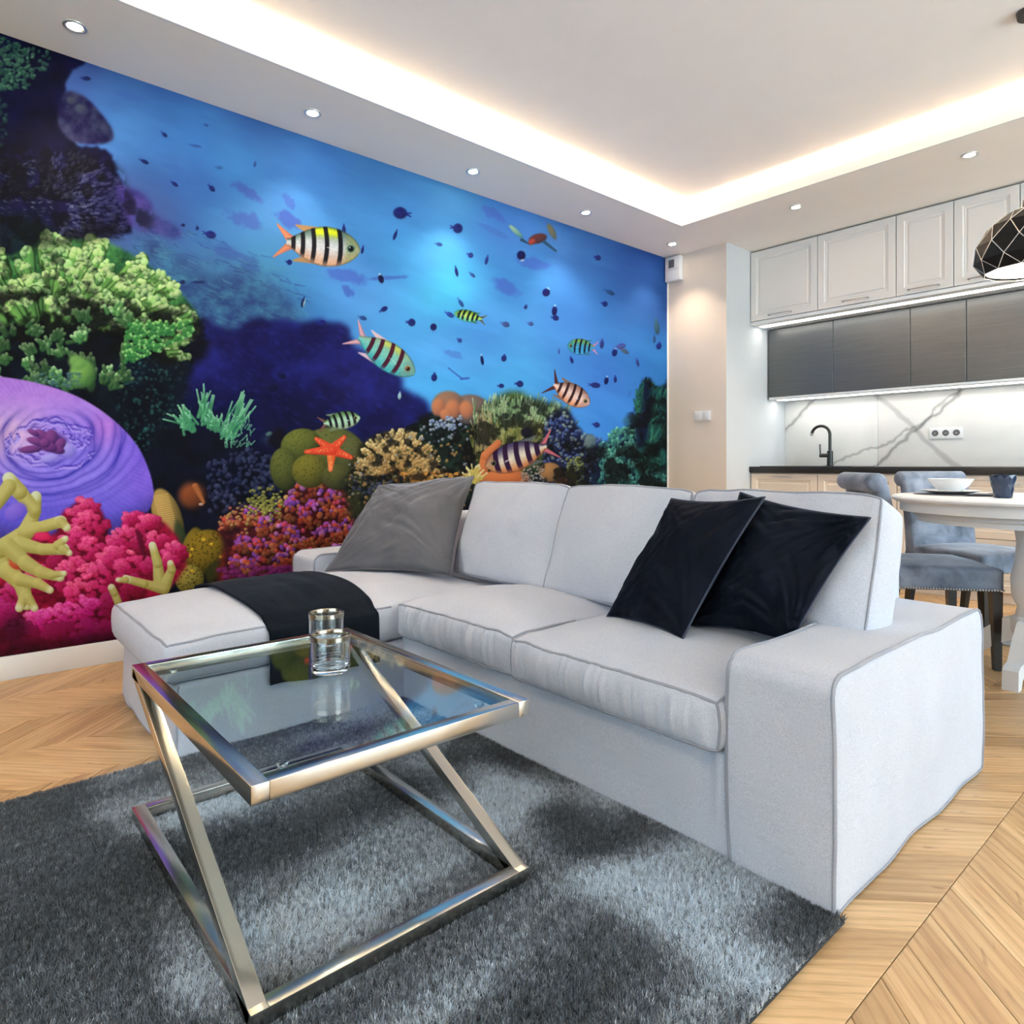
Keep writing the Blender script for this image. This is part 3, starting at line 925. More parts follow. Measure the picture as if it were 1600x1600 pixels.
# ------------------------------------------------------------------ throw pillows
def pillow(name, TL, TR, BR, BL, th, mat, edge, label, group, seed, pinch=.07, n=44, wr=.010, flip=1):
    TL, TR, BR, BL = [np.array(v, float) for v in (TL, TR, BR, BL)]
    nrm = np.cross(TR - BL, TL - BR); nrm = nrm / np.linalg.norm(nrm) * flip      # towards the room
    g = np.linspace(-1, 1, n + 1)
    S, T = np.meshgrid(g, g, indexing='ij'); S = S.ravel(); T = T.ravel()
    Se = S * (1 - pinch * (1 - T ** 2)); Te = T * (1 - pinch * (1 - S ** 2))
    a = (Se + 1) / 2; b = (Te + 1) / 2
    base = (BL * ((1 - a) * (1 - b))[:, None] + BR * (a * (1 - b))[:, None] + TR * (a * b)[:, None] + TL * ((1 - a) * b)[:, None])
    prof = ((1 - S ** 2) * (1 - T ** 2)) ** .55
    wv = 0
    for k, (cs, ct) in enumerate(((-1, -1), (1, -1), (1, 1), (-1, 1))):   # folds running out of the corners
        ang = np.arctan2(T - ct, S - cs); rr = np.hypot(T - ct, S - cs)
        nz_ = vnoise(np.stack([ang * 6.5 + seed + k * 3 + .5 * np.sin(rr * 3), rr * .8, rr * 0], 1))
        wv = wv + (np.abs(nz_) * 2 - .6 + .5 * vnoise(np.stack([ang * 15 + seed, rr, rr * 0 + k], 1))) * np.exp(-rr / .8) * np.clip(rr / .22, 0, 1)
    edge_w = vnoise(np.stack([S * 7 + seed, T * 2, S * 0], 1)) * (1 - S ** 2) ** .5 * np.exp(-(1 - np.abs(T)) / .25) + vnoise(np.stack([T * 7 + seed, S * 2, S * 0 + 4], 1)) * (1 - T ** 2) ** .5 * np.exp(-(1 - np.abs(S)) / .25)
    low = vnoise(np.stack([S * 2.2 + seed, T * 2.2, S * 0 + 9], 1))
    env = np.clip(prof * 3, 0, 1)
    dl = env * (wr * 1.3 * wv + wr * .5 * edge_w + wr * .8 * low)
    front = base + nrm * (prof * th / 2 + dl)[:, None]
    back = base - nrm * (prof * th / 2 - dl * .4)[:, None]
    N = n + 1
    fs = []
    for i in range(n):
        for j in range(n):
            q = [i * N + j, (i + 1) * N + j, (i + 1) * N + j + 1, i * N + j + 1]
            fs.append(q); fs.append([k + N * N for k in q][::-1])
    vs = np.concatenate([front, back])
    me = bpy.data.meshes.new(name); me.from_pydata([tuple(v) for v in vs], [], fs)
    bm = bmesh.new(); bm.from_mesh(me)
    bmesh.ops.remove_doubles(bm, verts=bm.verts, dist=.0004); bmesh.ops.recalc_face_normals(bm, faces=bm.faces)
    bm.to_mesh(me); bm.free(); me.shade_smooth()
    o = link(name, me, mat)
    loop = [i * N for i in range(N)] + [n * N + j for j in range(1, N)] + [i * N + n for i in range(n - 1, -1, -1)] + [j for j in range(n - 1, 0, -1)]
    MB().tube([base[i] for i in loop], .0030, 6, closed=True).build('seam', edge, o)
    tag(o, label, 'pillow', group)
    return o
pillow('throw_pillow', (-3.10, 1.76, .812), (-2.655, 2.05, .862), (-2.36, 1.69, .442), (-2.885, 1.36, .428), .20, M['grey_velvet'], M['grey_edge'],
       'large grey velvet pillow leaning on the sofa back above the chaise', 'throw pillows on the sofa', 3.3, wr=.013, n=70)
pillow('throw_pillow', (-1.225, 1.715, .815), (-.935, 1.745, .830), (-1.075, 1.555, .437), (-1.400, 1.615, .436), .13, M['navy'], M['navy_piping'],
       'near-black velvet pillow standing in front of the blue one on the sofa', 'throw pillows on the sofa', 6.1, wr=.010, n=60)
pillow('throw_pillow', (-1.062, 1.835, .836), (-.700, 1.855, .780), (-.848, 1.72, .445), (-1.15, 1.68, .440), .13, M['navy'], M['navy_piping'],
       'rumpled navy velvet pillow tucked behind the darker one beside the right arm', 'throw pillows on the sofa', 1.7, wr=.019, n=70)

# ------------------------------------------------------------------ throw blanket over the chaise
def blanket():
    y0, y1 = .83, 1.255
    # profile across the chaise: hang left, over the crown, hang right
    xs = []
    nx, ny = 110, 46
    P = []
    L0, L1 = .10, .205
    total = L0 + (CHI[0] - CLO[0]) + L1
    for i in range(nx + 1):
        s = total * i / nx
        for j in range(ny + 1):
            y = y0 + (y1 - y0) * j / ny
            if s < L0: x, z, m = CLO[0] - .020, CHI[2] - (L0 - s), 0
            elif s > total - L1: x, z, m = CHI[0] + .022, CHI[2] - (s - (total - L1)), 2
            else: x, z, m = CLO[0] + (s - L0), CHI[2], 1
            P.append((x, y, z, m, s))
    P = np.array(P); m = P[:, 3]
    q = P[:, :3].copy()
    # crown of the cushion under it
    c = (np.array(CLO) + np.array(CHI)) / 2; h = (np.array(CHI) - np.array(CLO)) / 2
    u = np.clip((q[:, 0] - c[0]) / h[0], -1, 1); v = np.clip((q[:, 1] - c[1]) / h[1], -1, 1)
    dome = (1 - np.abs(u) ** 2.6) * (1 - np.abs(v) ** 2.8)
    q[:, 2] += np.where(m == 1, .066 * dome + .014, .006)
    # round the shoulders
    k = np.clip(1 - np.abs(P[:, 4] - (total - L1)) / .05, 0, 1); q[:, 2] -= .016 * k ** 2 * (m > 0); q[:, 0] -= .008 * k ** 2
    k = np.clip(1 - np.abs(P[:, 4] - L0) / .05, 0, 1); q[:, 2] -= .016 * k ** 2; q[:, 0] += .008 * k ** 2
    s = P[:, 4]; y = P[:, 1]
    fold = vnoise(np.stack([y * 11, s * 1.3, s * 0], 1)) * .006 + vnoise(np.stack([y * 26 + 4, s * 4, s * 0], 1)) * .0025
    q[:, 2] += np.where(m == 1, np.abs(fold), 0)
    q[:, 0] += np.where(m == 2, np.abs(fold) * 1.5 + .004, np.where(m == 0, -np.abs(fold), 0))
    e = (y - (y0 + y1) / 2) / ((y1 - y0) / 2)
    q[:, 1] += .016 * vnoise(np.stack([s * 3.1, e * .4, s * 0 + 2], 1)) * np.sign(e) * np.abs(e) ** 3 + .02 * (s / total - .5)
    hang = np.clip((s - (total - L1)) / L1, 0, 1)
    q[:, 2] += hang * .012 * vnoise(np.stack([y * 8, y * 0, y * 0 + 6], 1))
    N = ny + 1
    fs = [[i * N + j, (i + 1) * N + j, (i + 1) * N + j + 1, i * N + j + 1] for i in range(nx) for j in range(ny)]
    o = link('throw_blanket', pymesh('throw_blanket', q, fs), M['throw'])
    md = o.modifiers.new('thickness', 'SOLIDIFY'); md.thickness = .007; md.offset = 0
    return o
tag(blanket(), 'dark charcoal throw blanket laid across the chaise', 'blanket')

# ================================================================== COFFEE TABLE
TXa, TXb, TYa, TYb, TZ = -1.905, -1.060, .390, .955, .412
RZ = .030
ct = empty('coffee_table', (-1.48, .67, 0)); ct.location = (0, 0, 0)
tag(ct, 'polished steel coffee table with a clear glass top and slanted legs on the rug', 'coffee table')
bw = .030
for y in (TYa, TYb):
    MB().box((TXa, y - bw / 2, TZ - .032), (TXb, y + bw / 2, TZ), .0012).build('top_rail', M['chrome'], ct)
    MB().box((TXa, y - bw / 2, RZ - .008), (TXb, y + bw / 2, RZ + .020), .0012).build('floor_rail', M['chrome'], ct)
    MB().beam((TXa + .012, y, TZ - .016), (TXb - .012, y, RZ + .004), bw, .026, (0, 1, 0), .0012).build('leg', M['chrome'], ct)
for x in (TXa + bw / 2, TXb - bw / 2):
    MB().box((x - bw / 2, TYa + bw / 2, TZ - .032), (x + bw / 2, TYb - bw / 2, TZ), .0012).build('top_rail', M['chrome'], ct)
    MB().box((x - bw / 2, TYa + bw / 2, RZ - .008), (x + bw / 2, TYb - bw / 2, RZ + .020), .0012).build('floor_rail', M['chrome'], ct)
MB().box((TXa + bw + .002, TYa + bw / 2 + .002, TZ - .010), (TXb - bw - .002, TYb - bw / 2 - .002, TZ - .002)).build('glass_top', M['glass'], ct)
for x in (TXa + .075, TXb - .075):
    for y in (TYa + .065, TYb - .065):
        MB().lathe([(.001, TZ - .0105), (.011, TZ - .0105), (.011, TZ - .014), (.005, TZ - .020), (.001, TZ - .020)], 18, Matrix.Translation((x, y, 0))).build('glass_pad', M['tumbler'], ct)

def tumbler(loc, label, water):
    r = empty('drinking_glass', loc)
    R, h = .048, .092
    MB().lathe([(.0005, 0.0), (.040, 0), (.0445, .003), (.046, .010), (R, h - .012), (R, h), (R - .0018, h), (R - .0026, h - .012), (.0425, .016), (.038, .012), (.0005, .011)], 48).build('cup', M['tumbler'], r)
    MB().lathe([(R + .0004, h - .012), (R + .0006, h - .001), (R - .001, h + .0006), (R - .0022, h - .001), (R - .0028, h - .012)], 48).build('metal_rim', M['rim_metal'], r)
    mb = MB()
    for k in range(3):
        z = .018 + k * .008
        mb.tube([((.0458 + .0012) * math.cos(a), (.0458 + .0012) * math.sin(a), z + .002 * math.sin(3 * a + k)) for a in [2 * PI * i / 40 for i in range(40)]], .0010, 5, closed=True)
    mb.build('cut_bands', M['tumbler'], r)
    tag(r, label, 'glass', 'tumblers on the coffee table')
tumbler((-1.530, .735, TZ - .0015), 'clear tumbler with a metallic rim, the nearer one on the glass top', True)
tumbler((-1.765, .835, TZ - .0015), 'clear tumbler with a metallic rim, the farther one beside the dark blanket', True)

# ================================================================== RUG
rug = empty('shaggy_rug'); tag(rug, 'dark grey shaggy rug with brushed lighter streaks under the coffee table', 'rug')
RX0, RX1, RY0, RY1 = -2.235, -.565, -1.05, 1.375
soft_box('backing', (RX0, RY0, .0005), (RX1, RY1, .010), (8, 8, 1), .004, None, M['rug_base'], rug)
def tuft_mesh():
    vs = []; fs = []
    r_ = np.random.RandomState(5)
    for k in range(6):
        a = 2 * PI * k / 6 + r_.rand(); d = .0006 + .0016 * r_.rand()
        cx, cy = d * math.cos(a), d * math.sin(a)
        lean = .35 + .3 * r_.rand(); h = .013 + .004 * r_.rand(); w = .0008
        ta = a + PI / 2
        dx, dy = w * math.cos(ta), w * math.sin(ta)
        b = len(vs)
        for t, ww in ((0, 1), (.55, 1.0), (1, .35)):
            ox, oy = cx + math.cos(a) * lean * .008 * t * t, cy + math.sin(a) * lean * .008 * t * t
            vs += [(ox - dx * ww, oy - dy * ww, h * t), (ox + dx * ww, oy + dy * ww, h * t)]
        fs += [[b, b + 1, b + 3, b + 2], [b + 2, b + 3, b + 5, b + 4]]
    me = pymesh('tuft', vs, fs, False); me.materials.append(M['pile'])
    return me
def make_pile():
    r_ = np.random.RandomState(21)
    sp = .0046
    gx = np.arange(RX0 + .002, RX1, sp); gy = np.arange(RY0 + .004, RY1 - .004, sp)
    X, Y = np.meshgrid(gx, gy); X = X.ravel(); Y = Y.ravel()
    X = X + r_.uniform(-sp / 2, sp / 2, X.size); Y = Y + r_.uniform(-sp / 2, sp / 2, Y.size)
    # nap: brushed streaks running along the rug's length in y, turned patches elsewhere
    def N(sx, sy, o): return vnoise(np.stack([X * sx + o, Y * sy + o * .7, X * 0 + o], 1))
    wx = X + .05 * N(3, 3, 30); wy = Y + .06 * N(3, 3, 40)
    def W(sx, sy, o): return vnoise(np.stack([wx * sx + o, wy * sy + o * .7, X * 0 + o], 1))
    # coordinates along / across the brushing direction
    al, ac = wx * .35 + wy * .94, wx * .94 - wy * .35
    gx_ = wx - .02 + .05 * N(1.5, 1.5, 12) + .10 * (wy - .7) * -.35
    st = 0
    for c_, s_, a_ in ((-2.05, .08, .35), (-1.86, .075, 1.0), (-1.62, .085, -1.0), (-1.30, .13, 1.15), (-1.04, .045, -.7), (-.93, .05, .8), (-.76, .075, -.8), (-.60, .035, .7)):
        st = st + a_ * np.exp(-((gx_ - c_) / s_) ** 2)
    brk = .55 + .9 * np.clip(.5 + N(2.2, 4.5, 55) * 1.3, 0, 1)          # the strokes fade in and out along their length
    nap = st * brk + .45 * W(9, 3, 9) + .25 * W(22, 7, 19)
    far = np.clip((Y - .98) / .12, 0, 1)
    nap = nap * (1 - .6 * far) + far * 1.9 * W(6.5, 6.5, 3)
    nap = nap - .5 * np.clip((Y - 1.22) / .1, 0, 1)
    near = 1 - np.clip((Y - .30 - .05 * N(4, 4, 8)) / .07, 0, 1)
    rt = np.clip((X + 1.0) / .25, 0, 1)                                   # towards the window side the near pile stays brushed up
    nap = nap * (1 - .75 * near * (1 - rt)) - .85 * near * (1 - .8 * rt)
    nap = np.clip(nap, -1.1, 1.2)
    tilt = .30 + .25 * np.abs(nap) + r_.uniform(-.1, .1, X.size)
    # the lean turns with the nap; its light and shade is painted in below
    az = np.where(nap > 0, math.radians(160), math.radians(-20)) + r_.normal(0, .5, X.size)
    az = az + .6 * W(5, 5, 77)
    n = X.size
    me = bpy.data.meshes.new('pile')
    me.vertices.add(n)
    co = np.stack([X, Y, np.full(n, .009)], 1).astype(np.float32)
    me.vertices.foreach_set('co', co.ravel())
    rot = np.stack([-np.sin(az) * tilt, np.cos(az) * tilt, r_.uniform(0, 6.28, n)], 1).astype(np.float32)
    a = me.attributes.new('rot', 'FLOAT_VECTOR', 'POINT'); a.data.foreach_set('vector', rot.ravel())
    edge = np.minimum(np.minimum(X - RX0, RX1 - X), np.minimum(Y - RY0, RY1 - Y))
    sc = (.85 + .3 * r_.rand(n)) * np.clip(.8 + edge * 8, .8, 1)
    a = me.attributes.new('sc', 'FLOAT', 'POINT'); a.data.foreach_set('value', sc.astype(np.float32))
    shade = np.clip(.48 + .38 * nap + r_.normal(0, .19, n), 0, 1)  # light and shade of the brushed nap, put into each tuft's colour
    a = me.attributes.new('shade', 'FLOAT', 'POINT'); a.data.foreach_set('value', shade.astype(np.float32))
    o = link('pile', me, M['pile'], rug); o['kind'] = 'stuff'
    tuft = bpy.data.objects.new('tuft', tuft_mesh())      # source only: lives in no collection
    ng = bpy.data.node_groups.new('pile_tufts', 'GeometryNodeTree')
    ng.interface.new_socket('Geometry', in_out='INPUT', socket_type='NodeSocketGeometry')
    ng.interface.new_socket('Geometry', in_out='OUTPUT', socket_type='NodeSocketGeometry')
    N_ = ng.nodes; gi = N_.new('NodeGroupInput'); go = N_.new('NodeGroupOutput')
    m2p = N_.new('GeometryNodeMeshToPoints'); iop = N_.new('GeometryNodeInstanceOnPoints')
    oi = N_.new('GeometryNodeObjectInfo'); oi.inputs['Object'].default_value = tuft
    def attr(nm, dt):
        k = N_.new('GeometryNodeInputNamedAttribute'); k.data_type = dt; k.inputs['Name'].default_value = nm; return k.outputs['Attribute']
    L = ng.links
    L.new(gi.outputs[0], m2p.inputs['Mesh']); L.new(m2p.outputs[0], iop.inputs['Points'])
    L.new(oi.outputs['Geometry'], iop.inputs['Instance'])
    e2r = N_.new('FunctionNodeEulerToRotation'); L.new(attr('rot', 'FLOAT_VECTOR'), e2r.inputs[0]); L.new(e2r.outputs[0], iop.inputs['Rotation'])
    L.new(attr('sc', 'FLOAT'), iop.inputs['Scale'])
    L.new(iop.outputs[0], go.inputs[0])
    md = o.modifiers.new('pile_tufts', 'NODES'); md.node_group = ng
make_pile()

# ================================================================== DINING CORNER
# floor mat
km = MB().box((-1.55, 4.10, .0005), (.1, 4.68, .008), .003).build('floor_mat', M['mat']); tag(km, 'flat grey kitchen floor mat lying in front of the base cabinets', 'mat')
TC = (-.70, 3.60)
dt = empty('dining_table', (TC[0], TC[1], 0)); tag(dt, 'white round pedestal dining table at the right edge', 'dining table')
MB().lathe([(.001, .780), (.512, .780), (.524, .777), (.530, .770), (.528, .762), (.516, .757), (.512, .752), (.001, .752)], 96).build('tabletop', M['white_lacquer'], dt)
ap = MB()
MB().lathe([(.495, .752), (.495, .712), (.485, .708), (.470, .708), (.470, .752)], 96).build('apron', M['white_lacquer'], dt)
MB().lathe([(.001, .708), (.440, .708), (.440, .690), (.425, .684), (.425, .664), (.001, .664)], 96).build('underframe', M['white_lacquer'], dt)
MB().lathe([(.001, .664), (.085, .664), (.085, .645), (.060, .630), (.052, .58), (.060, .50), (.075, .42), (.070, .34), (.050, .30), (.058, .26), (.075, .25), (.075, .20), (.060, .16), (.001, .16)], 40).build('column', M['white_lacquer'], dt)
def foot_mb(a):
    prof = [(.04, .25), (.10, .24), (.17, .18), (.235, .10), (.275, .095), (.300, .080), (.305, .0), (.262, .0), (.245, .035), (.19, .06), (.12, .12), (.04, .16)]
    mb = MB(); mb.prism(prof, 1, -.028, .028)
    R = Matrix.Rotation(a, 4, 'Z'); mb.v = [tuple(R @ Vector(v)) for v in mb.v]
    return mb
for k in range(4):
    foot_mb(math.radians(-92 + 90 * k)).build('foot', M['white_lacquer'], dt)

def make_chair():
    r = empty('dining_chair')
    W, D = .47, .47
    # seat: front is +x
    def fn(p):
        p = p.copy(); u = p[:, 0] / (D / 2); v = p[:, 1] / (W / 2); top = np.clip((p[:, 2] - .40) / .07, 0, 1)
        p[:, 2] += top * (.022 * (1 - np.clip(np.abs(u), 0, 1) ** 2.5) * (1 - np.clip(np.abs(v), 0, 1) ** 2.5) + .003 * vnoise(p * 9))
        p[:, 1] *= 1 + .02 * u
        return p
    s = soft_box('seat', (-D / 2, -W / 2, .352), (D / 2, W / 2, .458), (22, 22, 7), .016, fn, M['chair_velvet'], r)
    nh = MB(); k = 0
    pts = []
    for t in np.linspace(-1, 1, 40):
        pts.append((t * D / 2 * .97, -W / 2 * (1 + .02 * t) - .001, .361)); pts.append((t * D / 2 * .97, W / 2 * (1 + .02 * t) + .001, .361)); pts.append((D / 2 + .001, t * W / 2 * .97, .361))
    for p in pts:
        nh.lathe([(.0002, .0045), (.003, .0035), (.0046, 0), (.003, -.0035), (.0002, -.0045)], 6, Matrix.Translation(p))
    n_ = nh.build('nailhead_trim', M['steel'], s); n_['kind'] = 'stuff'
    # back with rolled top: profile in (x, z), extruded across y
    fr = []; bk = []
    for i in range(15):
        t = i / 14
        z = .40 + .425 * t; x = -D / 2 + .055 - .055 * t ** 1.6
        fr.append((x, z)); bk.append((x - .068 + .012 * t, z))
    roll = []
    cx, cz, R = fr[-1][0] - .050, fr[-1][1] + .012, .045
    for i in range(13):
        a = math.radians(-10 + 265 * i / 12)
        roll.append((cx + R * math.cos(a), cz + R * math.sin(a)))
    poly = fr + roll + bk[::-1][1:]
    mb = MB(); ny = 14; vs = []; fs = []
    n = len(poly); 
    rows = [(-1, .0)] + [(-1, .008)] + [(-1 + 2 * (j + 1) / ny, None) for j in range(ny - 1)] + [(1, .008), (1, .0)]
    arr = np.array(poly); ctr = arr.mean(0)
    for k_, (v_, ins) in enumerate(rows):
        if ins is None: y = v_ * (W / 2 - .012); sc = 1
        else: y = v_ * (W / 2 - .012 * (1 if ins else 0)) ; sc = 1
        for j, (x, z) in enumerate(poly):
            # shrink the outermost row for a soft edge
            if ins == .0:
                a_ = poly[j - 1]; b_ = poly[(j + 1) % n]; nx_, nz_ = -(b_[1] - a_[1]), b_[0] - a_[0]; L = math.hypot(nx_, nz_) or 1
                x += nx_ / L * .010; z += nz_ / L * .010
            bow = .012 * (1 - v_ ** 2) * (z - .4) / .5
            vs.append((x - bow * 0.5, y, z))
    m_ = len(rows)
    for i in range(m_ - 1):
        for j in range(n):
            l = (j + 1) % n
            fs.append([i * n + j, i * n + l, (i + 1) * n + l, (i + 1) * n + j])
    fs.append(list(range(n))); fs.append([(m_ - 1) * n + j for j in range(n)][::-1])
    mb.add(vs, fs, True)
    bkobj = mb.build('backrest', M['chair_velvet'], r, sharp=60)
    for sy in (-1, 1):
        for sx in (1, -1):
            x, y = sx * (D / 2 - .025), sy * (W / 2 - .025)
            splay = -.045 if sx < 0 else .006
            mb = MB(); b = .021; e_ = .014
            vs = [(x - b, y - b, .353), (x + b, y - b, .353), (x + b, y + b, .353), (x - b, y + b, .353),
                  (x - e_ + splay, y - e_, 0), (x + e_ + splay, y - e_, 0), (x + e_ + splay, y + e_, 0), (x - e_ + splay, y + e_, 0)]
            mb.add(vs, [[0, 1, 2, 3], [7, 6, 5, 4], [0, 4, 5, 1], [1, 5, 6, 2], [2, 6, 7, 3], [3, 7, 4, 0]])
            mb.build('leg', M['dark_wood'], r)
    return r
c1 = make_chair()
def at_corner(o, corner, sx, sy, ang):
    """place so that the seat corner (sx, sy) lands on `corner`"""
    a = math.radians(ang)
    px_, py_ = sx * .235, sy * .235
    o.rotation_euler = (0, 0, a)
    o.location = (corner[0] - (px_ * math.cos(a) - py_ * math.sin(a)), corner[1] - (px_ * math.sin(a) + py_ * math.cos(a)), 0)
at_corner(c1, (-.79, 3.575), 1, -1, 39)
tag(c1, 'blue-grey velvet dining chair with nailhead trim, directly behind the sofa', 'chair', 'scroll-backed velvet dining chairs')
c2 = copy_tree(c1); at_corner(c2, (-1.40, 4.22), -1, -1, -25)
tag(c2, 'shaded velvet dining chair on the far side of the round table', 'chair', 'scroll-backed velvet dining chairs')
c3 = copy_tree(c1); at_corner(c3, (-.655, 3.30), 1, 1, 160)
c3.location = (-.295, 3.03, 0); c3.rotation_euler = (0, 0, math.radians(118))
tag(c3, 'velvet dining chair at the right edge of the picture', 'chair', 'scroll-backed velvet dining chairs')

# table setting
TT = .7805
def disc(name, prof, loc, mat, label, cat, group=None, n=64, par=None):
    o = MB().lathe(prof, n).build(name, mat); o.location = loc
    tag(o, label, cat, group); return o
disc('placemat', [(.001, .003), (.188, .003), (.190, .0015), (.188, 0), (.001, 0)], (-.965, 3.60, TT), M['placemat'], 'round dark grey placemat under the white bowl and plate', 'placemat')
disc('plate', [(.001, .002), (.07, .002), (.118, .014), (.124, .016), (.119, .018), (.07, .006), (.001, .006)], (-1.0, 3.58, TT + .0035), M['porcelain'], 'white dinner plate under the bowl', 'plate')
disc('bowl', [(.001, 0), (.040, 0), (.044, .004), (.075, .034), (.092, .060), (.094, .064), (.090, .064), (.072, .036), (.040, .008), (.001, .007)], (-1.0, 3.58, TT + .010), M['porcelain'], 'white bowl standing on the plate at the left of the table', 'bowl')
nap = empty('napkin', (-.855, 3.50, TT + .0035)); 
n1 = MB()
vs = []; fs = []
for i in range(9):
    for j in range(9):
        x, y = -.08 + .16 * i / 8, -.06 + .12 * j / 8
        vs.append((x, y, .002 + .004 * abs(math.sin(x * 20 + y * 9)) + (.010 * (i / 8) ** 3)))
for i in range(8):
    for j in range(8): fs.append([i * 9 + j, (i + 1) * 9 + j, (i + 1) * 9 + j + 1, i * 9 + j + 1])
bpy.data.objects.remove(nap)
o = link('napkin', pymesh('napkin', vs, fs), M['placemat']); o.location = (-.845, 3.52, TT + .003); o.rotation_euler = (0, 0, .5)
o.modifiers.new('thickness', 'SOLIDIFY').thickness = .002
tag(o, 'dark grey napkin between the plate and the blue mug', 'napkin')
def mug(loc, label):
    mb = MB(); n = 10
    vs = []; fs = []
    lv = [(.031, 0), (.034, .004), (.037, .030), (.042, .055), (.047, .080), (.048, .094), (.0445, .094), (.040, .070), (.032, .012), (.002, .010)]
    for i, (r, z) in enumerate(lv):
        for k in range(n):
            a = 2 * PI * (k + (.5 if i % 2 else 0)) / n
            vs.append((r * math.cos(a), r * math.sin(a), z + (.003 * (k % 2) if i == 5 else 0)))
    for i in range(len(lv) - 1):
        for k in range(n):
            l = (k + 1) % n
            if i % 2 == 0: fs += [[i * n + k, i * n + l, (i + 1) * n + k], [i * n + l, (i + 1) * n + l, (i + 1) * n + k]]
            else: fs += [[i * n + k, i * n + l, (i + 1) * n + l], [i * n + k, (i + 1) * n + l, (i + 1) * n + k]]
    fs.append(list(range(n)))
    mb.add(vs, fs); o = mb.build('mug', M['mug']); o.location = loc
    tag(o, label, 'mug', 'faceted navy mugs on the dining table')
mug((-.755, 3.39, TT + .0005), 'faceted navy blue mug standing near the white bowl')
mug((-.62, 3.48, TT + .0005), 'faceted navy blue mug cut by the right edge')
disc('plate', [(.001, .002), (.07, .002), (.118, .014), (.124, .016), (.119, .018), (.07, .006), (.001, .006)], (-.50, 3.75, TT + .0005), M['porcelain'], 'plate at the right edge behind the blue mug', 'plate')

# ------------------------------------------------------------------ pendant lamp
def pendant():
    r = empty('pendant_lamp', (-.70, 3.60, 0)); tag(r, 'black faceted dome pendant lamp with silver edges and a glowing inside', 'pendant lamp')
    rings = [(.172, 1.765), (.208, 1.815), (.205, 1.885), (.160, 1.965), (.090, 2.020), (.030, 2.040)]
    n = 12
    def P(i, k):
        a = 2 * PI * (k + (.5 if i % 2 else 0)) / n
        return (rings[i][0] * math.cos(a), rings[i][0] * math.sin(a), rings[i][1])
    vs = [P(i, k) for i in range(len(rings)) for k in range(n)]; fs = []; ed = set()
    for i in range(len(rings) - 1):
        for k in range(n):
            l = (k + 1) % n
            a, b, c, d_ = i * n + k, i * n + l, (i + 1) * n + k, (i + 1) * n + l
            if i % 2 == 0: fs += [[a, b, c], [b, d_, c]]; es = [(b, c), (a, c)]
            else: fs += [[a, b, d_], [a, d_, c]]; es = [(a, d_), (a, c)]
            ed.update(es)
            if i in (0,): ed.add((a, b))
    m = MB().add(vs, fs); o = m.build('shade', M['lamp_black'], r)
    md = o.modifiers.new('thickness', 'SOLIDIFY'); md.thickness = .004; md.offset = -1
    e = MB()
    for a, b in ed: e.tube([vs[a], vs[b]], .0016, 5)
    e.build('edge_lines', M['silver_line'], r)
    MB().lathe([(.001, 1.785), (.100, 1.783), (.163, 1.774)], 48).build('diffuser', M['lamp_inner'], r, recalc=False)
    MB().lathe([(.001, 2.09), (.012, 2.09), (.030, 2.075), (.032, 2.038)], 24).build('cap', M['black'], r)
    MB().tube([(0, 0, 2.085), (0, 0, 2.895)], .003, 8).build('cord', M['black'], r)
    MB().lathe([(.001, 2.872), (.050, 2.872), (.055, 2.895)], 32).build('ceiling_rose', M['black'], r)
    l = bpy.data.lights.new('lamp_light', 'POINT'); l.energy = 2.5; l.color = (1, .88, .72); l.shadow_soft_size = .08
    lo_ = bpy.data.objects.new('lamp_light', l); COL.objects.link(lo_); lo_.parent = r; lo_.location = (0, 0, 1.74)
pendant()

# ================================================================== THE MURAL (a flat printed picture, painted here with numpy)
class Canvas:
    def __init__(s, u0, u1, v0, v1, S):
        s.u0, s.v0, s.S = u0, v0, S
        s.W, s.H = int((u1 - u0) * S), int((v1 - v0) * S)
        s.a = np.zeros((s.H, s.W, 3), np.float32)
    def win(s, x0, y0, x1, y1):
        S = s.S
        i0 = max(0, int((x0 - s.u0) * S) - 1); i1 = min(s.W, int((x1 - s.u0) * S) + 2)
        j0 = max(0, int((y0 - s.v0) * S) - 1); j1 = min(s.H, int((y1 - s.v0) * S) + 2)
        if i1 <= i0 or j1 <= j0: return None
        X = (np.arange(i0, i1) + .5) / S + s.u0; Y = (np.arange(j0, j1) + .5) / S + s.v0
        return slice(j0, j1), slice(i0, i1), X[None, :], Y[:, None]
    def put(s, w, al, col):
        r = s.a[w[0], w[1]]
        r += al[..., None] * (col - r)
def _n(c): return np.array(c, np.float32) / 255
def sst(x): x = np.clip(x, 0, 1); return x * x * (3 - 2 * x)
_RG = np.random.RandomState(17).rand(512, 512).astype(np.float32)
def n2(X, Y, sc, o=0):
    X, Y = np.broadcast_arrays(X / sc + o * 13.7, Y / sc + o * 7.3)
    i = np.floor(X).astype(int); j = np.floor(Y).astype(int); f = sst(X - i); g = sst(Y - j)
    i &= 511; j &= 511; i1 = (i + 1) & 511; j1 = (j + 1) & 511
    return (_RG[j, i] * (1 - f) + _RG[j, i1] * f) * (1 - g) + (_RG[j1, i] * (1 - f) + _RG[j1, i1] * f) * g
def fbm(X, Y, sc, o=0, k=4):
    t = 0; a = 1; z = 0
    for q in range(k): t = t + a * n2(X, Y, sc / 2 ** q, o + q); z += a; a *= .55
    return t / z
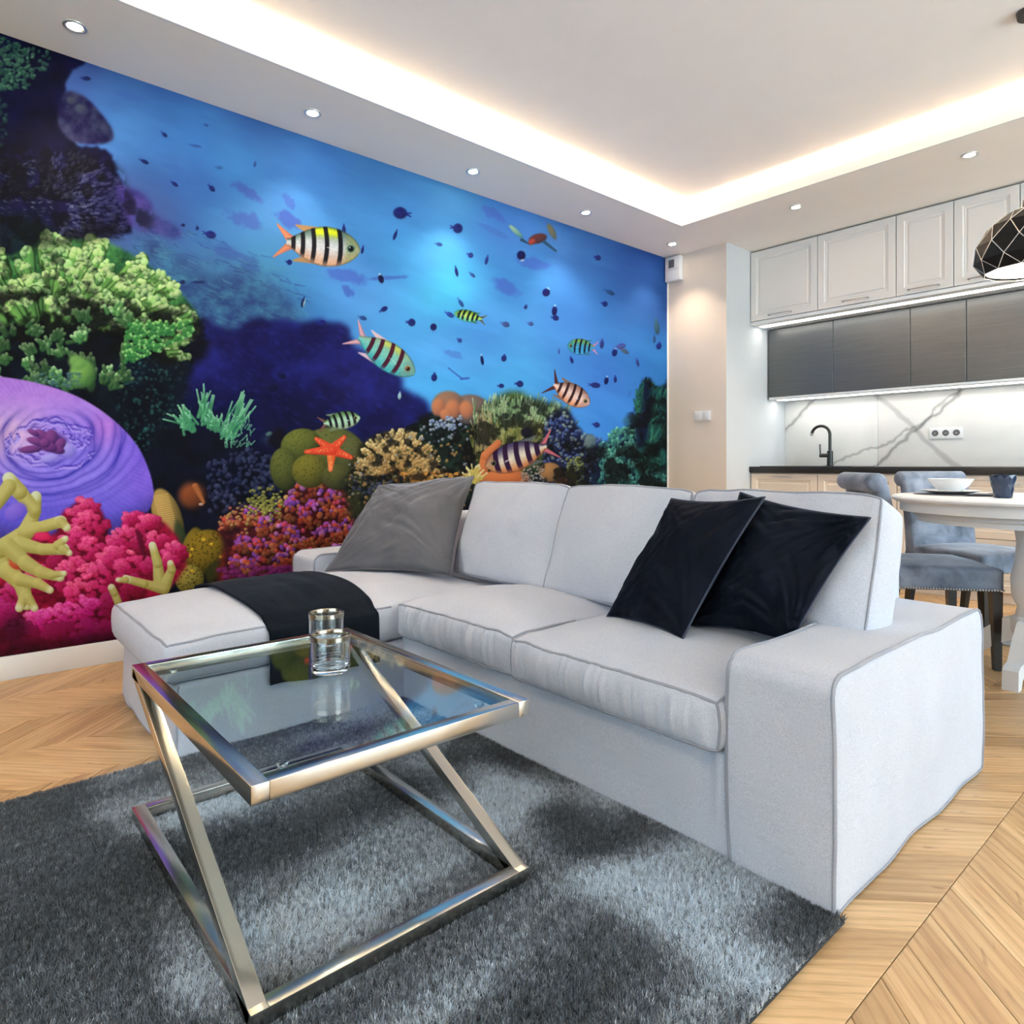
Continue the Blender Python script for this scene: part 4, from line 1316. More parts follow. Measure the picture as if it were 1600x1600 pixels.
def blob(c, x, y, rx, ry, hi, lo, ang=0., edge=.18, al=1., L=(-.45, -.6), speck=0.):
    R = max(rx, ry)
    w = c.win(x - R, y - R, x + R, y + R)
    if w is None: return
    dx, dy = w[2] - x, w[3] - y
    ca, sa = math.cos(ang), math.sin(ang)
    a = (dx * ca + dy * sa) / rx; b = (-dx * sa + dy * ca) / ry
    d = a * a + b * b
    m = sst((1 - np.sqrt(d)) / edge) * al
    nz = np.sqrt(np.clip(1 - d, 0, 1))
    nx = a * ca - b * sa; ny = a * sa + b * ca
    t = np.clip(.12 + .60 * nz + .65 * (nx * L[0] + ny * L[1]), 0, 1)
    if speck: t = np.clip(t + speck * (n2(w[2] + 0 * w[3], w[3] + 0 * w[2], 1.6, 3) - .5), 0, 1)
    col = _n(lo) + (_n(hi) - _n(lo)) * t[..., None]
    c.put(w, m, col)
def finger(c, x0, y0, x1, y1, r0, r1, hi, lo, tip=None, al=1., edge=.25):
    R = max(r0, r1) + 1
    w = c.win(min(x0, x1) - R, min(y0, y1) - R, max(x0, x1) + R, max(y0, y1) + R)
    if w is None: return
    vx, vy = x1 - x0, y1 - y0; L2 = vx * vx + vy * vy + 1e-6; Ln = math.sqrt(L2)
    t = np.clip(((w[2] - x0) * vx + (w[3] - y0) * vy) / L2, 0, 1)
    dx, dy = w[2] - (x0 + t * vx), w[3] - (y0 + t * vy)
    r = r0 + (r1 - r0) * t
    d = np.sqrt(dx * dx + dy * dy) / r
    m = sst((1 - d) / edge) * al
    s = np.clip(.75 - .25 * d + .35 * (-.5 * dx - .65 * dy) / r * 1.2, 0, 1)
    col = _n(lo) + (_n(hi) - _n(lo)) * s[..., None]
    if tip is not None:
        k = sst((t - .55) / .45)[..., None] * s[..., None]
        col = col + (_n(tip) - col) * k
    c.put(w, m, col)
def smooth_poly(P, k=6):
    P = np.array(P, float); n = len(P); out = []
    for i in range(n):
        p0, p1, p2, p3 = P[i - 1], P[i], P[(i + 1) % n], P[(i + 2) % n]
        for t in np.arange(k) / k:
            out.append(.5 * (2 * p1 + (p2 - p0) * t + (2 * p0 - 5 * p1 + 4 * p2 - p3) * t * t + (3 * p1 - p0 - 3 * p2 + p3) * t ** 3))
    return np.array(out)
def inside(P, X, Y):
    X, Y = np.broadcast_arrays(X, Y); r = np.zeros(X.shape, bool); n = len(P)
    for i in range(n):
        x0, y0 = P[i]; x1, y1 = P[(i + 1) % n]
        if y0 == y1: continue
        k = ((y0 > Y) != (y1 > Y)) & (X < (x1 - x0) * (Y - y0) / (y1 - y0) + x0)
        r ^= k
    return r
def blur(m, r):
    r = int(r)
    if r < 1: return m
    for _ in range(2):
        for ax in (0, 1):
            p = np.pad(m, [(r + 1, r) if a == ax else (0, 0) for a in (0, 1)], mode='edge')
            cs = np.cumsum(p, ax)
            m = (np.take(cs, range(2 * r + 1, cs.shape[ax]), ax) - np.take(cs, range(0, cs.shape[ax] - 2 * r - 1), ax)) / (2 * r + 1)
    return m
def poly(c, P, hi, lo, soft=1.5, al=1., sc=20, o=1, rag=0., ragsc=8, smooth=True, k=4):
    """area filled with a mottled mixture of two colours"""
    if smooth: P = smooth_poly(P)
    P = np.array(P, float); x0, y0 = P.min(0) - soft * 3 - rag; x1, y1 = P.max(0) + soft * 3 + rag
    w = c.win(x0, y0, x1, y1)
    if w is None: return
    X, Y = np.broadcast_arrays(w[2], w[3])
    if rag:
        Xq = X + (fbm(X, Y, ragsc, 21, 3) - .5) * 2 * rag; Yq = Y + (fbm(X, Y, ragsc, 31, 3) - .5) * 2 * rag
    else: Xq, Yq = X, Y
    m = blur(inside(P, Xq, Yq).astype(np.float32), soft * c.S) * al
    t = np.clip((fbm(X, Y, sc, o, k) - .5) * 2.2 + .5, 0, 1)[..., None]
    c.put(w, m, _n(lo) + (_n(hi) - _n(lo)) * t)

def hollow(c, P, amt, sc, o=2, soft=4, thr=.5, tint=(.25, .3, .55)):
    """uneven depth: darkens the hollows between lobes"""
    P = smooth_poly(P, 4); x0, y0 = P.min(0) - soft * 3; x1, y1 = P.max(0) + soft * 3
    w = c.win(x0, y0, x1, y1); X, Y = np.broadcast_arrays(w[2], w[3])
    m = blur(inside(P, X, Y).astype(np.float32), soft * c.S)
    n = fbm(X + 6 * n2(X, Y, 9, 4), Y, sc, o, 3)
    k = sst((thr + .10 - n) / .22) * amt * m
    c.a[w[0], w[1]] *= 1 - k[..., None] * (1 - .12 * np.array(tint, np.float32))
def paint_reef():
    R = np.random.RandomState(4)
    c = Canvas(-330, 1050, -60, 1075, 1.5)
    # ---- water
    samp = [(-300, 150, 40, 60, 120), (130, 110, 62, 92, 165), (200, 200, 78, 140, 215), (250, 140, 66, 120, 200), (400, 190, 66, 118, 195), (500, 250, 72, 138, 220), (600, 265, 72, 140, 215),
            (700, 305, 82, 160, 232), (800, 350, 76, 142, 235), (900, 380, 64, 120, 200), (1000, 410, 46, 92, 178), (1040, 480, 42, 84, 158), (650, 400, 76, 168, 240), (700, 455, 72, 188, 242),
            (560, 440, 80, 150, 225), (300, 290, 66, 116, 195), (350, 350, 70, 132, 200), (250, 330, 70, 100, 165), (330, 420, 66, 112, 168), (400, 420, 68, 140, 190), (430, 480, 62, 140, 200),
            (470, 520, 60, 128, 200), (340, 480, 55, 95, 150), (380, 500, 45, 78, 145), (700, 550, 80, 162, 240), (800, 600, 74, 168, 240), (750, 520, 74, 150, 235), (900, 500, 66, 136, 224), (950, 600, 60, 122, 215),
            (950, 645, 58, 135, 225), (1000, 560, 54, 126, 212), (1040, 560, 50, 130, 205), (690, 610, 70, 168, 240), (900, 660, 62, 140, 225), (200, 330, 66, 90, 150), (640, 330, 74, 150, 228), (820, 440, 70, 150, 232), (300, 210, 72, 140, 220), (170, 145, 66, 115, 190), (360, 250, 74, 148, 224)]
    gx = np.arange(c.u0, 1060, 8.); gy = np.arange(c.v0, 1085, 8.)
    GX, GY = np.meshgrid(gx, gy); W = 0; A = 0
    for (x, y, r, g, b) in samp:
        k = 1 / ((GX - x) ** 2 + (GY - y) ** 2 + 900) ** 1.7
        W = W + k; A = A + k[..., None] * _n((r, g, b))
    A = A / W[..., None]
    w = c.win(c.u0, c.v0, 1050, 1075); X, Y = np.broadcast_arrays(w[2], w[3])
    fx = np.clip((X - gx[0]) / 8, 0, len(gx) - 1.001); fy = np.clip((Y - gy[0]) / 8, 0, len(gy) - 1.001)
    i = fx.astype(int); j = fy.astype(int); fx = (fx - i)[..., None]; fy = (fy - j)[..., None]
    c.a[:] = (A[j, i] * (1 - fx) + A[j, i + 1] * fx) * (1 - fy) + (A[j + 1, i] * (1 - fx) + A[j + 1, i + 1] * fx) * fy
    c.a *= (1 - .14 * sst((260 + .33 * (X - 300) - Y) / 160) * (X > 0))[..., None]
    c.a += (sst((fbm(X * .35 + Y * .1, Y * 1.3 - X * .42, 30, 15, 3) - .5) * 4) * .02)[..., None] * _n((120, 230, 255))
    # drifting light and murk, slanting down to the right
    q = fbm(X * .45 + Y * .25, Y * 1.1 - X * .5, 60, 5, 4)
    c.a += ((q - .5) * .13)[..., None] * _n((160, 230, 255))
    def smudge(x, y, rx, ry, ang, col=(60, 78, 165), al=.5):
        w = c.win(x - 1.6 * rx, y - 1.6 * rx, x + 1.6 * rx, y + 1.6 * rx)
        if w is None: return
        dx, dy = w[2] - x, w[3] - y; ca, sa = math.cos(ang), math.sin(ang)
        Xb, Yb = np.broadcast_arrays(w[2], w[3])
        nn = fbm(Xb, Yb, rx * .5, int(x) % 17, 3)
        d = np.sqrt(((dx * ca + dy * sa) / rx) ** 2 + ((-dx * sa + dy * ca) / ry) ** 2) + (nn - .5) * 1.3
        c.put(w, sst((1.15 - d) / .6) * al, np.broadcast_to(_n(col), d.shape + (3,)))
    for a in [(220, 345, 40, 16, .5, (66, 62, 140), .6), (255, 360, 34, 12, .35, (60, 60, 140), .7), (385, 300, 28, 11, .6, (66, 80, 170), .55), (385, 345, 34, 13, .4, (66, 80, 170), .5), (445, 340, 30, 11, .5, (64, 76, 175), .6),
              (450, 315, 14, 8, .9, (64, 84, 180), .5), (540, 432, 36, 10, .15, (66, 90, 190), .6), (545, 455, 12, 7, .8, (62, 84, 185), .6), (605, 434, 36, 4, -.05, (66, 92, 190), .6), (790, 448, 32, 11, .5, (72, 96, 205), .6),
              (830, 412, 26, 9, .2, (72, 100, 210), .55), (772, 335, 22, 8, .6, (74, 100, 200), .5), (265, 260, 28, 7, .3, (66, 110, 195), .4), (270, 400, 30, 9, .5, (55, 80, 150), .5), (355, 395, 34, 10, .35, (60, 84, 160), .5),
              (310, 440, 40, 10, .3, (50, 80, 140), .5), (395, 430, 28, 20, .9, (52, 78, 150), .5), (425, 455, 20, 12, 1.1, (48, 72, 150), .6), (705, 552, 18, 7, .3, (74, 110, 205), .5), (200, 150, 26, 6, .3, (58, 100, 180), .4), (770, 360, 30, 5, .5, (76, 110, 205), .4)]:
        smudge(*a)
    # murky rock slope
    poly(c, [(210, 380), (250, 372), (300, 410), (350, 415), (420, 430), (462, 470), (480, 505), (420, 540), (330, 560), (250, 540), (200, 470)], (62, 125, 160), (44, 66, 120), 14, .75, 26, 7, 8, 14)
    poly(c, [(250, 430), (330, 440), (400, 440), (440, 470), (470, 500), (400, 530), (320, 540), (250, 520)], (30, 50, 110), (60, 120, 150), 12, .55, 12, 9, 10, 12)
    for k in range(420):
        x = R.uniform(205, 470); y = R.uniform(330, 540)
        if y < 320 + .38 * (x - 200) or y > 560 - .1 * (x - 200): continue
        b = R.rand(); d_ = R.rand() < .5
        w = c.win(x - 14, y - 6, x + 14, y + 6)
        finger(c, x, y, x + R.uniform(5, 20), y + R.uniform(1, 8), R.uniform(1.2, 3.2), 1.0, (70 + 30 * b, 140 + 30 * b, 165) if d_ else (40, 56, 115), (60, 120, 150) if d_ else (30, 44, 105), None, .20 + .2 * b, .9)
    # deep blue reef mass
    poly(c, [(250, 520), (310, 500), (360, 510), (410, 498), (460, 505), (505, 500), (535, 502), (550, 525), (562, 548), (600, 560), (628, 590), (634, 610), (655, 622), (672, 645), (680, 700), (560, 740), (430, 800), (200, 800), (210, 600)],
         (26, 30, 118), (7, 8, 62), 5, .98, 46, 2, 9, 16)
    poly(c, [(300, 620), (430, 610), (520, 640), (560, 680), (440, 740), (260, 760)], (6, 8, 52), (3, 5, 40), 20, .85, 40, 3)
    for k in range(420):                                        # faint bumps on the mass
        x = R.uniform(300, 660); y = R.uniform(500, 700)
        if inside([(300, 510), (535, 505), (640, 600), (670, 660), (430, 700), (280, 640)], np.array([[x]]), np.array([[y]]))[0, 0]:
            blob(c, x, y, R.uniform(5, 13), R.uniform(3, 7), (44, 52, 150), (16, 18, 92), R.uniform(0, 1), .9, .22)
    poly(c, [(430, 770), (560, 745), (700, 740), (900, 745), (1060, 735), (1060, 1050), (150, 1050), (200, 900)], (14, 26, 40), (4, 8, 20), 4, 1, 18, 6)
    # ---- tiny distant fish
    def minnow(x, y, l, h, ang, col=(24, 30, 120), al=.9, tail=None):
        blob(c, x, y, l, h, col, tuple(v * .55 for v in col), ang, .35, al)
        if l < h:                                   # seen head-on or turning: the tail hangs above
            tx, ty = x + math.sin(ang) * h * .9, y - math.cos(ang) * h * .95
            blob(c, tx, ty, l * .6, h * .35, tail or col, tail or col, ang, .8, al * .8)
        else:
            tx, ty = x - math.cos(ang) * l * 1.12, y - math.sin(ang) * l * 1.12
            for sg in (-1, 1):
                finger(c, x - math.cos(ang) * l * .7, y - math.sin(ang) * l * .7, tx - math.cos(ang + sg * .7) * l * .25, ty - math.sin(ang + sg * .7) * l * .35, h * .22, h * .14, tail or col, tail or col, None, al * .85, .6)
            blob(c, x, y - h * .5, l * .5, h * .5, col, tuple(v * .6 for v in col), ang, .6, al * .7)
    for a in [(625, 333, 13, 11, 3.3), (617, 368, 3, 9, .35), (715, 357, 9, 9, .2), (537, 360, 3.5, 9, 0), (566, 391, 2.6, 7, .2), (595, 436, 5, 8, -.3, (12, 16, 70), .95, (225, 235, 240)), (452, 410, 5, 5, .2), (600, 483, 7, 4.5, -.5),
              (567, 497, 7, 4, .3, (36, 80, 160)), (503, 505, 7, 6, 0, (26, 30, 130)), (643, 504, 7, 7, .1), (677, 511, 6, 6.5, 3.2, (18, 22, 95), .95, (90, 110, 200)), (718, 532, 4.5, 4, .6, (40, 70, 170)), (686, 382, 6, 3.5, .2, (40, 80, 170)),
              (735, 399, 5, 5, .4, (34, 50, 150)), (760, 407, 3, 8, .25, (34, 50, 150)), (713, 425, 3, 9, -.2), (738, 430, 6, 3, .7, (45, 80, 165)), (720, 474, 8, 3.5, 1.0, (42, 90, 180)), (703, 492, 8, 4.5, .5, (40, 70, 180)), (790, 507, 7, 5, .3, (70, 90, 165)),
              (753, 563, 3, 9, -.15, (16, 22, 95), .95, (200, 225, 250)), (787, 560, 5, 6, .2), (678, 590, 5.5, 7, .1), (624, 619, 3.5, 6.5, .1, (190, 235, 240), .95), (783, 603, 5, 4, 0), (812, 600, 6.5, 6, .1), (814, 399, 8, 8.5, 2.9, (14, 20, 100), 1, (225, 240, 245)),
              (853, 457, 7, 7.5, .5, (16, 24, 120), 1, (150, 200, 245)), (866, 486, 5, 9, .1, (16, 24, 110), 1, (170, 210, 245)), (868, 497, 6, 5, .2, (20, 28, 120)), (934, 403, 5.5, 5, .3, (36, 44, 140)), (953, 457, 9, 4, .45, (40, 84, 150)), (945, 475, 5, 5, .3, (30, 40, 140)),
              (821, 480, 3, 4, .4), (829, 506, 5, 4, .2, (70, 100, 190)), (940, 538, 4, 8, .1, (50, 60, 150)), (960, 551, 5, 7, .2, (14, 40, 130), 1, (200, 230, 250)), (975, 548, 10, 4, .6, (90, 110, 140)), (970, 541, 9, 5, -.2, (80, 84, 180), .8), (996, 567, 2.6, 7, -.25, (50, 60, 140)),
              (893, 563, 3, 6, -.35, (20, 30, 120)), (873, 549, 2, 5, 0, (60, 80, 180), .7), (930, 602, 9, 5, .1, (34, 40, 130)), (947, 595, 4, 7, .2, (16, 30, 110), 1, (190, 225, 250)), (961, 593, 3, 6, 0, (26, 34, 130)), (932, 664, 6, 5, .2, (30, 40, 130)),
              (1026, 512, 5, 13, -.1, (60, 100, 120)), (1029, 541, 5, 6, .3, (26, 36, 140)), (1022, 530, 2.5, 7, 0, (50, 80, 130), .8), (257, 211, 6, 3.4, .7, (34, 50, 130)), (226, 253, 8, 3.6, .45, (30, 44, 120)), (273, 288, 7, 3.4, .6, (34, 44, 130)), (331, 295, 7, 4.4, .8, (34, 44, 130)),
              (286, 352, 3.5, 3, 0, (26, 30, 100)), (308, 357, 3, 3.5, 0, (30, 36, 110)), (329, 367, 10, 7, .25, (34, 38, 130)), (135, 123, 8, 4, .1, (30, 40, 110)), (322, 196, 4, 2.4, .3, (44, 84, 160), .7), (398, 257, 2.5, 5, .2, (40, 70, 150), .8), (473, 473, 3.5, 9, .25, (12, 24, 80)),
              (475, 474, 1.6, 7, .25, (190, 225, 230), .9), (441, 588, 7, 5, .3, (10, 12, 60)), (427, 606, 9, 7, 0, (8, 10, 55)), (285, 441, 5, 3.5, 0, (20, 30, 90)), (310, 441, 12, 2.6, 0, (24, 40, 110), .8), (305, 228, 12, 2.4, .2, (56, 104, 185), .7), (342, 262, 7, 3, .1, (60, 110, 180), .6)]:
        minnow(*a)
    finger(c, 700, 575, 722, 592, 1.2, 1.4, (50, 90, 180), (50, 90, 180), None, .8); finger(c, 720, 592, 732, 591, 2, 2, (50, 90, 180), (50, 90, 180), None, .8)
    blob(c, 806, 362, 17, 4.5, (190, 225, 190), (50, 120, 140), .75, .3); finger(c, 815, 375, 828, 382, 3, 1, (40, 90, 120), (30, 60, 100))
    blob(c, 862, 362, 17, 6, (130, 120, 80), (70, 80, 80), 1.1, .4, .9); blob(c, 840, 373, 17, 9, (120, 60, 60), (60, 50, 60), -.25, .3); blob(c, 831, 378, 8, 6, (215, 80, 70), (110, 60, 50), -.5, .5)
    finger(c, 850, 378, 868, 392, 3, 2, (50, 100, 130), (30, 60, 100))

    # ---- upper left dark corals
    poly(c, [(-340, -90), (-90, -80), (-20, 20), (60, 66), (132, 92), (118, 108), (104, 122), (102, 150), (112, 170), (120, 230), (130, 260), (120, 300), (60, 330), (-340, 330)], (9, 8, 52), (2, 3, 30), 2.5, 1, 30, 3, 3, 8)
    poly(c, [(100, 145), (130, 150), (158, 178), (176, 205), (172, 222), (140, 226), (110, 220), (90, 190)], (58, 62, 96), (22, 16, 66), 2.5, 1, 14, 12)
    blob(c, 128, 172, 16, 12, (90, 105, 110), (30, 26, 80), .5, .6, .8); blob(c, 112, 158, 12, 9, (96, 110, 100), (30, 26, 80), .4, .6, .7); blob(c, 165, 205, 8, 16, (80, 90, 110), (26, 20, 80), -.4, .6, .6)
    poly(c, [(-340, 245), (60, 232), (120, 228), (168, 235), (180, 262), (192, 288), (206, 312), (206, 352), (196, 366), (130, 374), (20, 400), (-340, 400)], (16, 12, 62), (5, 5, 36), 2, 1, 14, 14, 4, 6)
    for k in range(620):
        a = R.uniform(-1.4, 1.0); rr = R.uniform(.15, 1) ** .6
        x = 60 + math.cos(a) * 140 * rr; y = 330 + math.sin(a) * 100 * rr
        if x > 205 or y > 372 or y < 238: continue
        b = R.rand() * (1.1 - .5 * rr) * (1 if x < 150 else .5)
        col = (40 + 110 * b, 42 + 120 * b, 84 + 100 * b)
        finger(c, x, y, x + math.cos(a) * 5, y + math.sin(a) * 3, 2.4, 1.8, col, (14, 12, 60), None, .75)
    for k in range(900):
        x = R.uniform(-330, 80); y = R.uniform(250, 380); b = R.rand()
        finger(c, x, y, x + R.uniform(2, 5), y + R.uniform(-2, 3), 2.2, 1.6, (36 + 110 * b, 60 + 100 * b, 70 + 90 * b), (10, 16, 50), None, .5 * (.4 + .6 * b))
    poly(c, [(182, 292), (215, 298), (232, 312), (238, 326), (228, 344), (205, 352), (195, 330)], (84, 66, 150), (50, 40, 120), 4, .85, 14, 5)
    poly(c, [(205, 330), (240, 332), (262, 345), (285, 362), (262, 370), (215, 358)], (80, 78, 150), (48, 60, 130), 4, .8, 12, 6)
    for k in range(330):
        x = R.normal(20, 34); y = R.uniform(58, 140)
        if y < 58 + .32 * x or x > 80 - max(0, y - 100): continue
        b = R.rand(); blob(c, x, y, R.uniform(3, 7), R.uniform(2.5, 5), (40 + 70 * b, 90 + 80 * b, 70 + 60 * b), (8, 26, 34), R.uniform(0, 3), .5, .75)
    for k in range(700):
        x = R.uniform(-330, 10); y = R.uniform(60, 240); b = R.rand() * .8
        blob(c, x, y, R.uniform(4, 9), R.uniform(3, 6), (30 + 60 * b, 70 + 80 * b, 60 + 60 * b), (6, 20, 34), R.uniform(0, 3), .5, .6)
    poly(c, [(-340, 330), (20, 335), (70, 350), (90, 372), (60, 400), (-340, 430)], (10, 34, 40), (4, 10, 30), 5, .85, 14, 15)

    # ---- black hollow behind and below the lime coral
    poly(c, [(-340, 430), (60, 420), (250, 480), (300, 560), (290, 620), (300, 700), (330, 790), (300, 860), (200, 880), (-340, 880)], (5, 16, 34), (1, 3, 14), 5, 1, 26, 4, 6, 14)
    for k in range(420):
        x = R.uniform(180, 305); y = R.uniform(520, 705); b = R.rand() ** 1.5
        d = 1 - abs(x - 225) / 90
        blob(c, x, y, R.uniform(2.5, 6), R.uniform(2, 4.5), (20 + 50 * b, 60 + 100 * b, 60 + 70 * b), (4, 18, 34), R.uniform(0, 3), .5, .65 * max(.15, d))
    # ---- lime coral
    def knob(x, y, r, a, hue=0, dark=0.):
        hi = (240 - 60 * hue, 252 - 14 * hue, 186 - 20 * hue); mid = (150 - 44 * hue, 206 - 14 * hue, 100); lo = (30, 84 - 10 * hue, 40)
        k_ = 1 - dark
        hi, mid, lo = [tuple(v * k_ for v in q) for q in (hi, mid, lo)]
        finger(c, x - math.cos(a) * r * 2.6, y - math.sin(a) * r * 2.6, x, y, r * .85, r * 1.12, tuple(v * .55 for v in mid), tuple(v * .35 for v in lo))
        finger(c, x - math.cos(a) * r * 2.2, y - math.sin(a) * r * 2.2, x, y, r * .62, r * .95, mid, lo)
        for q in range(7):
            b = a + R.uniform(-1.9, 1.9); d = r * R.uniform(.35, .85)
            blob(c, x + math.cos(b) * d, y + math.sin(b) * d, r * R.uniform(.45, .62), r * R.uniform(.4, .55), hi, mid if R.rand() < .6 else lo, R.uniform(0, 3), .35, .95)
    pts = []
    def lime_edge(a):                     # boundary of the coral seen from its root
        return 1.0
    root = (60, 560)
    for k in range(1150):
        a = R.uniform(-2.75, .12); rr = R.uniform(.28, 1) ** .75
        x = root[0] + math.cos(a) * 262 * rr * (1 if math.cos(a) > 0 else 1.5); y = root[1] + math.sin(a) * 197 * rr
        top = np.interp(x, [-330, -60, 30, 60, 80, 120, 180, 205, 232, 262, 300, 316, 330], [370, 400, 392, 376, 366, 368, 374, 390, 405, 432, 462, 495, 560])
        if y < top or (x > 150 and y > 560) or (x > 300 and y > 520): continue
        if (145 < x < 232) and (508 + .15 * (x - 150) < y < 600): continue
        if x < 120 and y > 500: continue
        pts.append((x, y, a))
    pts.sort(key=lambda p: (p[1] - p[0] * .12))
    poly(c, [(-340, 410), (0, 400), (70, 372), (180, 384), (258, 436), (308, 492), (300, 520), (250, 515), (200, 500), (150, 490), (80, 500), (-340, 520)], (70, 140, 66), (26, 76, 44), 3, .95, 10, 8, 4, 8)
    for i_, (x, y, a) in enumerate(pts):
        if i_ % 3: continue
        knob(x, y, R.uniform(8.0, 12.5) if y < 490 else R.uniform(5.5, 9), math.atan2(y - 545, (x - 70)), .10 + .5 * R.rand() * (1 if x < 120 else .6), .14 * R.rand() + .25 * max(0, (y - 480) / 100))
    hollow(c, [(-340, 470), (60, 455), (150, 470), (230, 480), (320, 500), (310, 570), (200, 560), (100, 560), (-340, 560)], .9, 22, 11, 6, .56)
    hollow(c, [(-340, 420), (60, 395), (180, 400), (260, 440), (300, 480), (200, 500), (80, 490), (-340, 500)], .5, 13, 19, 3, .38)
    for k in range(75):                   # tufts of finer green tips in the lower left
        cx, cy = R.uniform(-300, 205), R.uniform(488, 606)
        if 150 < cx < 195 and 505 < cy < 580: continue
        a0 = R.uniform(-2.4, -.9); dk = R.uniform(.45, 1)
        blob(c, cx, cy + 3, 13, 10, (20 * dk, 70 * dk, 44 * dk), (4, 20, 22), 0, .6, .8)
        for q in range(9):
            a = a0 + R.normal(0, .5); l = R.uniform(8, 16); x = cx + R.normal(0, 6); y = cy + R.normal(0, 4); b = R.rand()
            finger(c, x, y, x + math.cos(a) * l, y + math.sin(a) * l, 4.2, 3.2, tuple(v * dk for v in (90 + 50 * b, 160 + 50 * b, 84 + 30 * b)), (10, 44, 30), tuple(v * dk for v in (205, 240, 180)), .95)
    for k in range(240):
        x = R.uniform(195, 300); y = R.uniform(505, 570); b = R.rand()
        if y > 520 + (300 - x) * .5: continue
        a = R.uniform(-2.2, .6)
        finger(c, x, y, x + math.cos(a) * 7, y + math.sin(a) * 6, 3.8, 3.2, (70, 150, 70), (12, 60, 40), (175, 225, 140), .9)
    blob(c, 128, 585, 24, 27, (140, 190, 95), (30, 70, 36), .3, .3); blob(c, 120, 566, 18, 15, (150, 200, 105), (60, 110, 55), .2, .5, .8); blob(c, 142, 600, 10, 18, (70, 120, 60), (20, 50, 30), 0, .5, .7)
    for k in range(60):
        x = R.uniform(50, 125); y = R.uniform(583, 605); blob(c, x, y, 4, 3, (90, 130, 140), (20, 50, 60), 0, .5, .6)

    # ---- dark field in the middle, small blue-black corals
    poly(c, [(235, 690), (300, 668), (380, 690), (430, 720), (450, 760), (430, 830), (330, 880), (230, 860)], (6, 10, 34), (2, 3, 16), 8, .96, 20, 4, 4, 10)
    for k in range(300):
        x = R.uniform(325, 440); y = R.uniform(695, 800)
        if y < 700 + abs(x - 385) * .35: continue
        b = R.rand(); blob(c, x, y, R.uniform(3.5, 6.5), R.uniform(3, 5), (40 + 60 * b, 50 + 60 * b, 84 + 70 * b), (8, 12, 40), R.uniform(0, 3), .4, .6)
    # green staghorn
    for (ox, oy, a0, a1, L, n_) in ((300, 672, -2.75, -1.7, 44, 34), (320, 664, -1.75, -1.35, 60, 20), (350, 690, -1.35, -.85, 84, 34), (335, 672, -2.4, -.9, 24, 24)):
        for k in range(n_):
            a = R.uniform(a0, a1); l = L * R.uniform(.35, 1)
            x0, y0 = ox + math.cos(a) * l * .25, oy + math.sin(a) * l * .2
            x1, y1 = ox + math.cos(a) * l, oy + math.sin(a) * l
            b = R.rand(); x1 += R.normal(0, 4); y1 += R.normal(0, 4); finger(c, x0 + R.normal(0, 5), y0 + R.normal(0, 4), x1, y1, 2.7, 1.5, (70 + 50 * b, 160 + 40 * b, 100 + 30 * b), (16, 70, 70), (170, 230, 190), .9)
    for k in range(60):
        x = R.uniform(345, 392); y = R.uniform(655, 700); a = R.uniform(-1.8, -.6)
        finger(c, x, y, x + math.cos(a) * 9, y + math.sin(a) * 9, 1.3, 1.0, (120, 200, 150), (20, 80, 70), (210, 235, 200), .8)
    blob(c, 425, 690, 26, 12, (40, 60, 90), (8, 12, 40), .2, .7, .8); poly(c, [(418, 690), (438, 668), (450, 690), (436, 702)], (14, 6, 22), (4, 4, 18), 2, .95); blob(c, 420, 678, 8, 5, (120, 160, 130), (30, 70, 80), -.4, .6, .8)

    # ---- sponges by the anemone
    blob(c, 300, 775, 30, 30, (176, 92, 48), (50, 24, 16), .5, .6, .95); finger(c, 305, 760, 318, 785, 6, 3, (210, 130, 70), (90, 40, 20)); blob(c, 314, 788, 5, 3, (225, 190, 170), (120, 80, 60), 0, .4)
    def pored(x, y, rx, ry, ang, hi, lo, n_, pr=1.7, pc=(40, 34, 10)):
        blob(c, x, y, rx, ry, hi, lo, ang, .12)
        for k in range(n_):
            t = R.uniform(0, 6.28); q = math.sqrt(R.rand()) * .86
            a, b = math.cos(t) * q * rx, math.sin(t) * q * ry
            px_, py_ = x + a * math.cos(ang) - b * math.sin(ang), y + a * math.sin(ang) + b * math.cos(ang)
            blob(c, px_, py_, pr * R.uniform(.7, 1.3), pr * R.uniform(.7, 1.2), pc, pc, 0, .6, .6)
    pored(262, 810, 24, 52, -.32, (206, 168, 92), (50, 44, 20), 0)
    for k in range(26):
        y = 772 + k * 3.3; finger(c, 240 + k * .9, y + 4, 262 + k * .9, y, 1.5, 1.1, (240, 205, 130), (150, 110, 50), None, .85)
    blob(c, 285, 850, 12, 46, (50, 70, 40), (16, 26, 22), -.25, .4, .9)
    pored(300, 880, 22, 60, .12, (150, 124, 38), (54, 48, 14), 60)
    pored(322, 862, 40, 36, -.5, (158, 128, 34), (56, 50, 14), 130)
    pored(296, 905, 24, 24, 0, (176, 160, 70), (70, 66, 22), 60)
    pored(352, 900, 34, 26, .2, (60, 60, 22), (14, 20, 12), 60)
    pored(382, 868, 20, 30, -.3, (150, 150, 60), (40, 44, 20), 60)
    for x, y in ((318, 843), (300, 858), (296, 868), (345, 870), (300, 892), (330, 850)): blob(c, x, y, 4, 3.4, (240, 205, 50), (160, 110, 20), 0, .5)

    # ---- magenta anemone
    P = smooth_poly([(-340, 560), (-120, 570), (0, 588), (60, 599), (120, 619), (170, 650), (210, 690), (231, 730), (240, 768), (234, 795), (222, 806), (180, 842), (168, 838), (100, 850), (0, 850), (-340, 870)])
    w = c.win(-330, 555, 248, 880); X, Y = np.broadcast_arrays(w[2], w[3])
    m = blur(inside(P, X, Y).astype(np.float32), 1.6)
    dx, dy = (X - 76), (Y - 692) * 1.55
